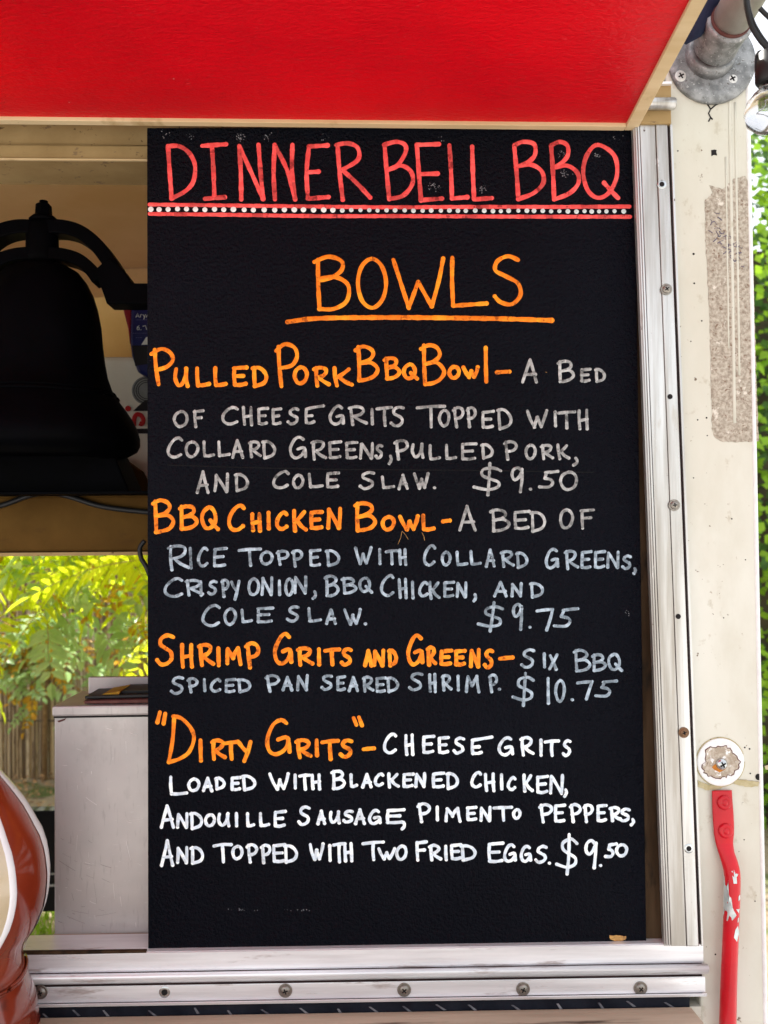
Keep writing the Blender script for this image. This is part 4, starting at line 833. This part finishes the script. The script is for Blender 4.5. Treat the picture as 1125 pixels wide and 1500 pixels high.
for pts in ([(-.2, 1272), (.0, 1270), (.2, 1276), (.55, 1274), (.1, 1281), (.12, 1290), (-.15, 1290)], [(-1.1, 1282), (-.55, 1287), (-.7, 1297), (-.3, 1313), (-.2, 1325), (.15, 1336), (-.15, 1343), (-.6, 1346), (-1.1, 1342)],
            [(.3, 1309), (.5, 1307), (.55, 1314), (.3, 1316)], [(.1, 1327), (.5, 1328), (.4, 1334)], [(.1, 1357), (.35, 1352), (.55, 1360), (.7, 1366), (.3, 1375), (.0, 1368)], [(.3, 1341), (.45, 1340), (.4, 1347), (.3, 1347)]):
    b_ = MB(); cu = sum(p[0] for p in pts)/len(pts); cy = sum(p[1] for p in pts)/len(pts)
    rings = []; vs = [hs(cu, cy)]
    for f in (.5, 1.0): vs += [hs(cu+(u-cu)*f, cy+(y-cy)*f) for u, y in pts]
    n = len(pts); fs = [(0, 1+i, 1+(i+1) % n) for i in range(n)]+[(1+i, 1+n+i, 1+n+(i+1) % n, 1+(i+1) % n) for i in range(n)]
    b_.add(vs, fs, 0, True); b_.obj('paint_chip', M['chipm'], rh)
# ------------------------------------------------------------------ dark bundle, wires and bulb (top right)
q = MB(); q.sweep([U(1000, 62, -.05), U(1013, 44, -.06), U(1026, 22, -.07), U(1040, -6, -.08), U(1060, -60, -.09)], [.006, .017, .019, .018, .016], [.006, .014, .015, .014, .014], 12)
q.obj('fabric_bundle', M['navy'], None, label='dark navy fabric bundle tucked between awning edge and pipe', cat='fabric')
lb = thing('string_light', 'clear glass bulb hanging from a black socket on a black wire, top right', 'string light', U(1122, 90, -.30))
YL = -.30
def W(pts, r=.0022): return MB().sweep([U(x, y, YL) for x, y in smooth_poly(pts)], r, r, 8)
W([(1080, -60), (1091, -10), (1094, 12), (1101, 38), (1113, 58), (1127, 76), (1140, 110)], .0030).obj('wire', M['blackp'], lb)
W([(1080, -60), (1094, -10), (1098, 14), (1106, 36), (1118, 56), (1131, 72), (1140, 84)], .0018).obj('wire', M['blackp'], lb)
W([(1113, 12), (1125, 24), (1150, 44), (1200, 60)], .0028).obj('wire', M['blackp'], lb)
W([(1124, 76), (1114, 75), (1108, 80), (1107, 98), (1109, 110), (1107, 114)], .0013).obj('socket_clip', M['blackp'], lb)
q = MB(); q.lathe([(0, .010), (.003, .0135), (.012, .0135), (.014, .0155), (.034, .0155), (.038, .013)], U(1126, 76, YL), (0, 0, -1), 28); q.obj('socket', M['blackp'], lb)
bp = U(1126, 124, YL)
outer = [(0, .010), (.004, .0105), (.010, .017), (.020, .0245), (.032, .0275), (.044, .0245), (.052, .016), (.0555, .006), (.056, .0003)]
q = MB(); q.lathe(outer, bp, (0, 0, -1), 40, cap=False); q.lathe([(.002, .0085)]+[(t+.0002, max(.0002, r-.0012)) for t, r in outer[1:-2]]+[(.0545, .0003)], bp, (0, 0, -1), 40, cap=False)
q.obj('glass_bulb', M['glass'], lb)
q = MB(); q.lathe([(0, .004), (.012, .003), (.016, .001)], bp, (0, 0, -1), 12); q.sweep([bp+Vector((.002*math.cos(a*3)+.006*math.sin(a), 0.002*math.sin(a*3), -.016-.02*a/6.28)) for a in [i*.2 for i in range(32)]], .0003, .0003, 5); q.obj('filament', M['bright'], lb)
MB().sweep([U(x, y, -.02) for x, y in smooth_poly([(1022, 24), (1030, 12), (1042, 3), (1060, -2), (1090, -30)])], .0022, .0022, 8).obj('black_cord', M['blackp'], None, label='thin black cord looping over the pipe by the awning', cat='cord')
# ------------------------------------------------------------------ outside, seen through the opening
# reed fence
yF = 5.75
fe = thing('reed_fence', 'dry reed screen fence behind the shrub', 'fence', (-2.2, yF, 0))
q = MB(); x = -5.2
while x < 1.2:
    r = random.uniform(.0045, .0085); tz = 2.3+random.uniform(-.12, .1); lx = random.uniform(-.015, .015); y = yF+random.uniform(-.014, .014); mid = random.uniform(-.006, .006)
    q.sweep([(x, y, 0), (x+mid, y-random.random()*.01, .8), (x+lx*.6, y, 1.6), (x+lx, y, tz)], r, r, 5, mi=random.choice((0, 0, 1, 2, 2)), side=(0, 1, 0), smooth=False); x += r*random.uniform(1.7, 2.3)
q.obj('reeds', [M['reed'], M['reed_dark'], M['reed_pale']], fe, kind='stuff')
MB().box((-5.2, yF+.03, 0), (1.2, yF+.045, 2.1)).obj('backing', M['bark'], fe)
for z in (.45, .95, 1.32, 1.75): MB().sweep([(-5.2, yF-.024, z), (-3, yF-.024, z+.012), (-1.5, yF-.024, z-.01), (1.2, yF-.024, z)], .005, .005, 5, side=(0, 1, 0)).obj('wire', M['wire'], fe)
for x in (-4.3, -3.02, -2.55, -2.02, -.6): MB().sweep([(x, yF-.04, 0), (x+.012, yF-.04, 1.3), (x, yF-.04, 2.2)], .022, .022, 8, side=(0, 1, 0)).obj('post', M['bark'], fe)
# shrub with pinnate leaves
def leaflet(b, base, d, n, L, Wd, mi=0, fold=.25):
    s = d.cross(n).normalized(); nn = s.cross(d).normalized()
    pts = [base, base+d*L*.3+s*Wd*.5+nn*Wd*fold, base+d*L*.7+s*Wd*.42+nn*Wd*fold*.7-n*L*.03, base+d*L-n*L*.12, base+d*L*.7-s*Wd*.42+nn*Wd*fold*.7-n*L*.03, base+d*L*.3-s*Wd*.5+nn*Wd*fold, base+d*L*.5-n*L*.02]
    b.add(pts, [(0, 1, 6), (1, 2, 6), (2, 3, 6), (3, 4, 6), (4, 5, 6), (5, 0, 6)], mi)
def frond_mesh(nm, m, L=.36, pairs=9, ll=.085, lw=.020, seed=0):
    random.seed(seed); b = MB(); P = []
    for i in range(pairs+2):
        t = i/(pairs+1); P.append(Vector((L*t, random.uniform(-.004, .004), -L*.35*t*t+.06*t)))
    b.sweep(P, [.0022*(1-.6*i/len(P)) for i in range(len(P))], None, 5, mi=1)
    for i in range(1, pairs+1):
        t = i/(pairs+1); d = (P[i+1]-P[i-1]).normalized()
        for s in (-1, 1):
            a = math.radians(random.uniform(50, 68)); v = (d*math.cos(a)+Vector((0, s, 0))*math.sin(a)+Vector((0, 0, random.uniform(-.25, .1)))).normalized()
            leaflet(b, P[i], v, Vector((0, 0, 1)), ll*(.75+.5*math.sin(math.pi*min(.95, t+.15)))*random.uniform(.88, 1.1), lw*random.uniform(.85, 1.15), 0)
    leaflet(b, P[-1], (P[-1]-P[-2]).normalized(), Vector((0, 0, 1)), ll, lw, 0)
    o = b.obj(nm, [m, M['bark']]); return o
protos = [frond_mesh('frond', M['leaf1'], .50, 11, .125, .025, 1), frond_mesh('frond', M['leaf1'], .42, 9, .11, .024, 2), frond_mesh('frond', M['leaf2'], .32, 5, .10, .045, 3), frond_mesh('frond', M['leaf2'], .28, 6, .075, .036, 4), frond_mesh('frond', M['leaf3'], .2, 4, .05, .026, 5)]
random.seed(11)
def shrub(px0, px1, y0, y1, rowtop, rowbot, n, lab, root):
    t = thing('leafy_shrub', lab, 'shrub', root, 'shrubs in front of the reed fence')
    r0 = Vector(root)
    for k in range(7):
        top = U(random.uniform(px0, px1), rowtop+random.uniform(-60, 60), random.uniform(y0, y1)); m1 = r0.lerp(top, .5)+Vector((random.uniform(-.2, .2), random.uniform(-.2, .2), .15))
        MB().sweep([r0, r0.lerp(m1, .5)+Vector((0, 0, .05)), m1, m1.lerp(top, .6)+Vector((0, 0, .06)), top], [.016, .013, .010, .007, .004], None, 7, side=(0, 1, 0)).obj('stem', M['bark'], t)
    for i in range(n):
        u = random.random(); x = px0+(px1-px0)*random.random(); 
        row = rowtop+(rowbot-rowtop)*(random.random()**1.35); 
        # ragged lower edge
        if row > rowbot-70*(1+math.sin(x*.045+1.2)) and random.random() < .75: row -= 90
        y = random.uniform(y0, y1); f = (row-rowtop)/(rowbot-rowtop)
        pr = random.random()
        if f > .62: P_ = protos[2] if pr < .3 else (protos[3] if pr < .62 else (protos[4] if pr < .85 else protos[1]))
        elif f > .38: P_ = protos[0] if pr < .35 else (protos[2] if pr < .7 else (protos[4] if pr < .78 else protos[1]))
        else: P_ = protos[0] if pr < .5 else (protos[1] if pr < .85 else protos[2])
        o = P_.copy(); COL.objects.link(o); o.parent = t; o.location = U(x, row, y)-r0
        o.rotation_euler = (random.uniform(-.5, .5)+.5, random.uniform(-.1, .8), random.uniform(-math.pi, math.pi)); s = random.uniform(.7, 1.1); o.scale = (s, s, s)
shrub(-260, 70, 2.7, 3.9, 670, 985, 200, 'bright green shrub with feathery leaves seen at the left edge of the rear opening', U(-60, 1190, 4.3)*1 if False else Vector((-2.7, 4.2, 0)))
shrub(50, 340, 2.6, 3.8, 670, 950, 200, 'bright green shrub with feathery leaves hanging above the steel box', Vector((-1.1, 4.4, 0)))
# small yellow and green sprays climbing over the fence
vt = thing('climbing_vine', 'thin yellow-flecked vine sprawling over the reed fence', 'vine', (-2.3, 5.5, 0))
for k in range(16):
    a = U(random.uniform(-60, 230), random.uniform(880, 960), 5.2); pts = [a]
    for j in range(6): a = a+Vector((random.uniform(-.12, .08), random.uniform(-.05, .05), random.uniform(-.13, .02))); pts.append(a)
    MB().sweep(pts, .005, None, 5, side=(0, 1, 0)).obj('stem', M['bark'], vt)
    for p in pts:
        for _ in range(2):
            P_ = random.choice((protos[4], protos[4], protos[3])); o = P_.copy(); COL.objects.link(o); o.parent = vt; o.location = p-WB[vt]; s = random.uniform(.6, 1.1); o.scale = (s, s, s)
            o.rotation_euler = (random.uniform(-.6, 1), random.uniform(-.3, 1), random.uniform(-3, 3))
for p_ in protos: bpy.data.objects.remove(p_)
# ground litter and grass
random.seed(5)
q = MB()
for i in range(5200):
    x = random.uniform(-4.6, .6); y = random.uniform(4.2, 5.9); z = .002+random.random()*.05; a = random.uniform(0, 6.3); L = random.uniform(.02, .055)
    q.add([(x, y, z), (x+L*math.cos(a), y+L*math.sin(a), z+random.uniform(-.01, .02)), (x+L*.5*math.cos(a+.6), y+L*.5*math.sin(a+.6), z+random.uniform(0, .02))], [(0, 1, 2)])
q.obj('leaf_litter', M['litter'], None, kind='stuff', label='dry brown leaf litter along the foot of the reed fence', cat='leaf litter')
q = MB()
for i in range(9000):
    x = random.uniform(-3.6, .4); y = random.uniform(2.2, 4.4); h = random.uniform(.05, .14); a = random.uniform(0, 6.3); w_ = .006
    q.add([(x-w_*math.cos(a), y-w_*math.sin(a), 0), (x+w_*math.cos(a), y+w_*math.sin(a), 0), (x+random.uniform(-.05, .05), y+random.uniform(-.05, .05), h)], [(0, 1, 2)])
q.obj('grass', M['grass'], None, kind='stuff', label='short bright green grass behind the truck', cat='grass')
# ivy hedge on the right
hd = thing('ivy_hedge', 'tall green leafy hedge beyond the right-hand corner of the truck', 'hedge', (2.6, 4.6, 0))
HZ = U(1112, 112, 4.2).z
MB().box((1.25, 4.55, 0), (6.5, 5.2, HZ-1.0)).obj('inner_stems', M['ivycore'], hd)
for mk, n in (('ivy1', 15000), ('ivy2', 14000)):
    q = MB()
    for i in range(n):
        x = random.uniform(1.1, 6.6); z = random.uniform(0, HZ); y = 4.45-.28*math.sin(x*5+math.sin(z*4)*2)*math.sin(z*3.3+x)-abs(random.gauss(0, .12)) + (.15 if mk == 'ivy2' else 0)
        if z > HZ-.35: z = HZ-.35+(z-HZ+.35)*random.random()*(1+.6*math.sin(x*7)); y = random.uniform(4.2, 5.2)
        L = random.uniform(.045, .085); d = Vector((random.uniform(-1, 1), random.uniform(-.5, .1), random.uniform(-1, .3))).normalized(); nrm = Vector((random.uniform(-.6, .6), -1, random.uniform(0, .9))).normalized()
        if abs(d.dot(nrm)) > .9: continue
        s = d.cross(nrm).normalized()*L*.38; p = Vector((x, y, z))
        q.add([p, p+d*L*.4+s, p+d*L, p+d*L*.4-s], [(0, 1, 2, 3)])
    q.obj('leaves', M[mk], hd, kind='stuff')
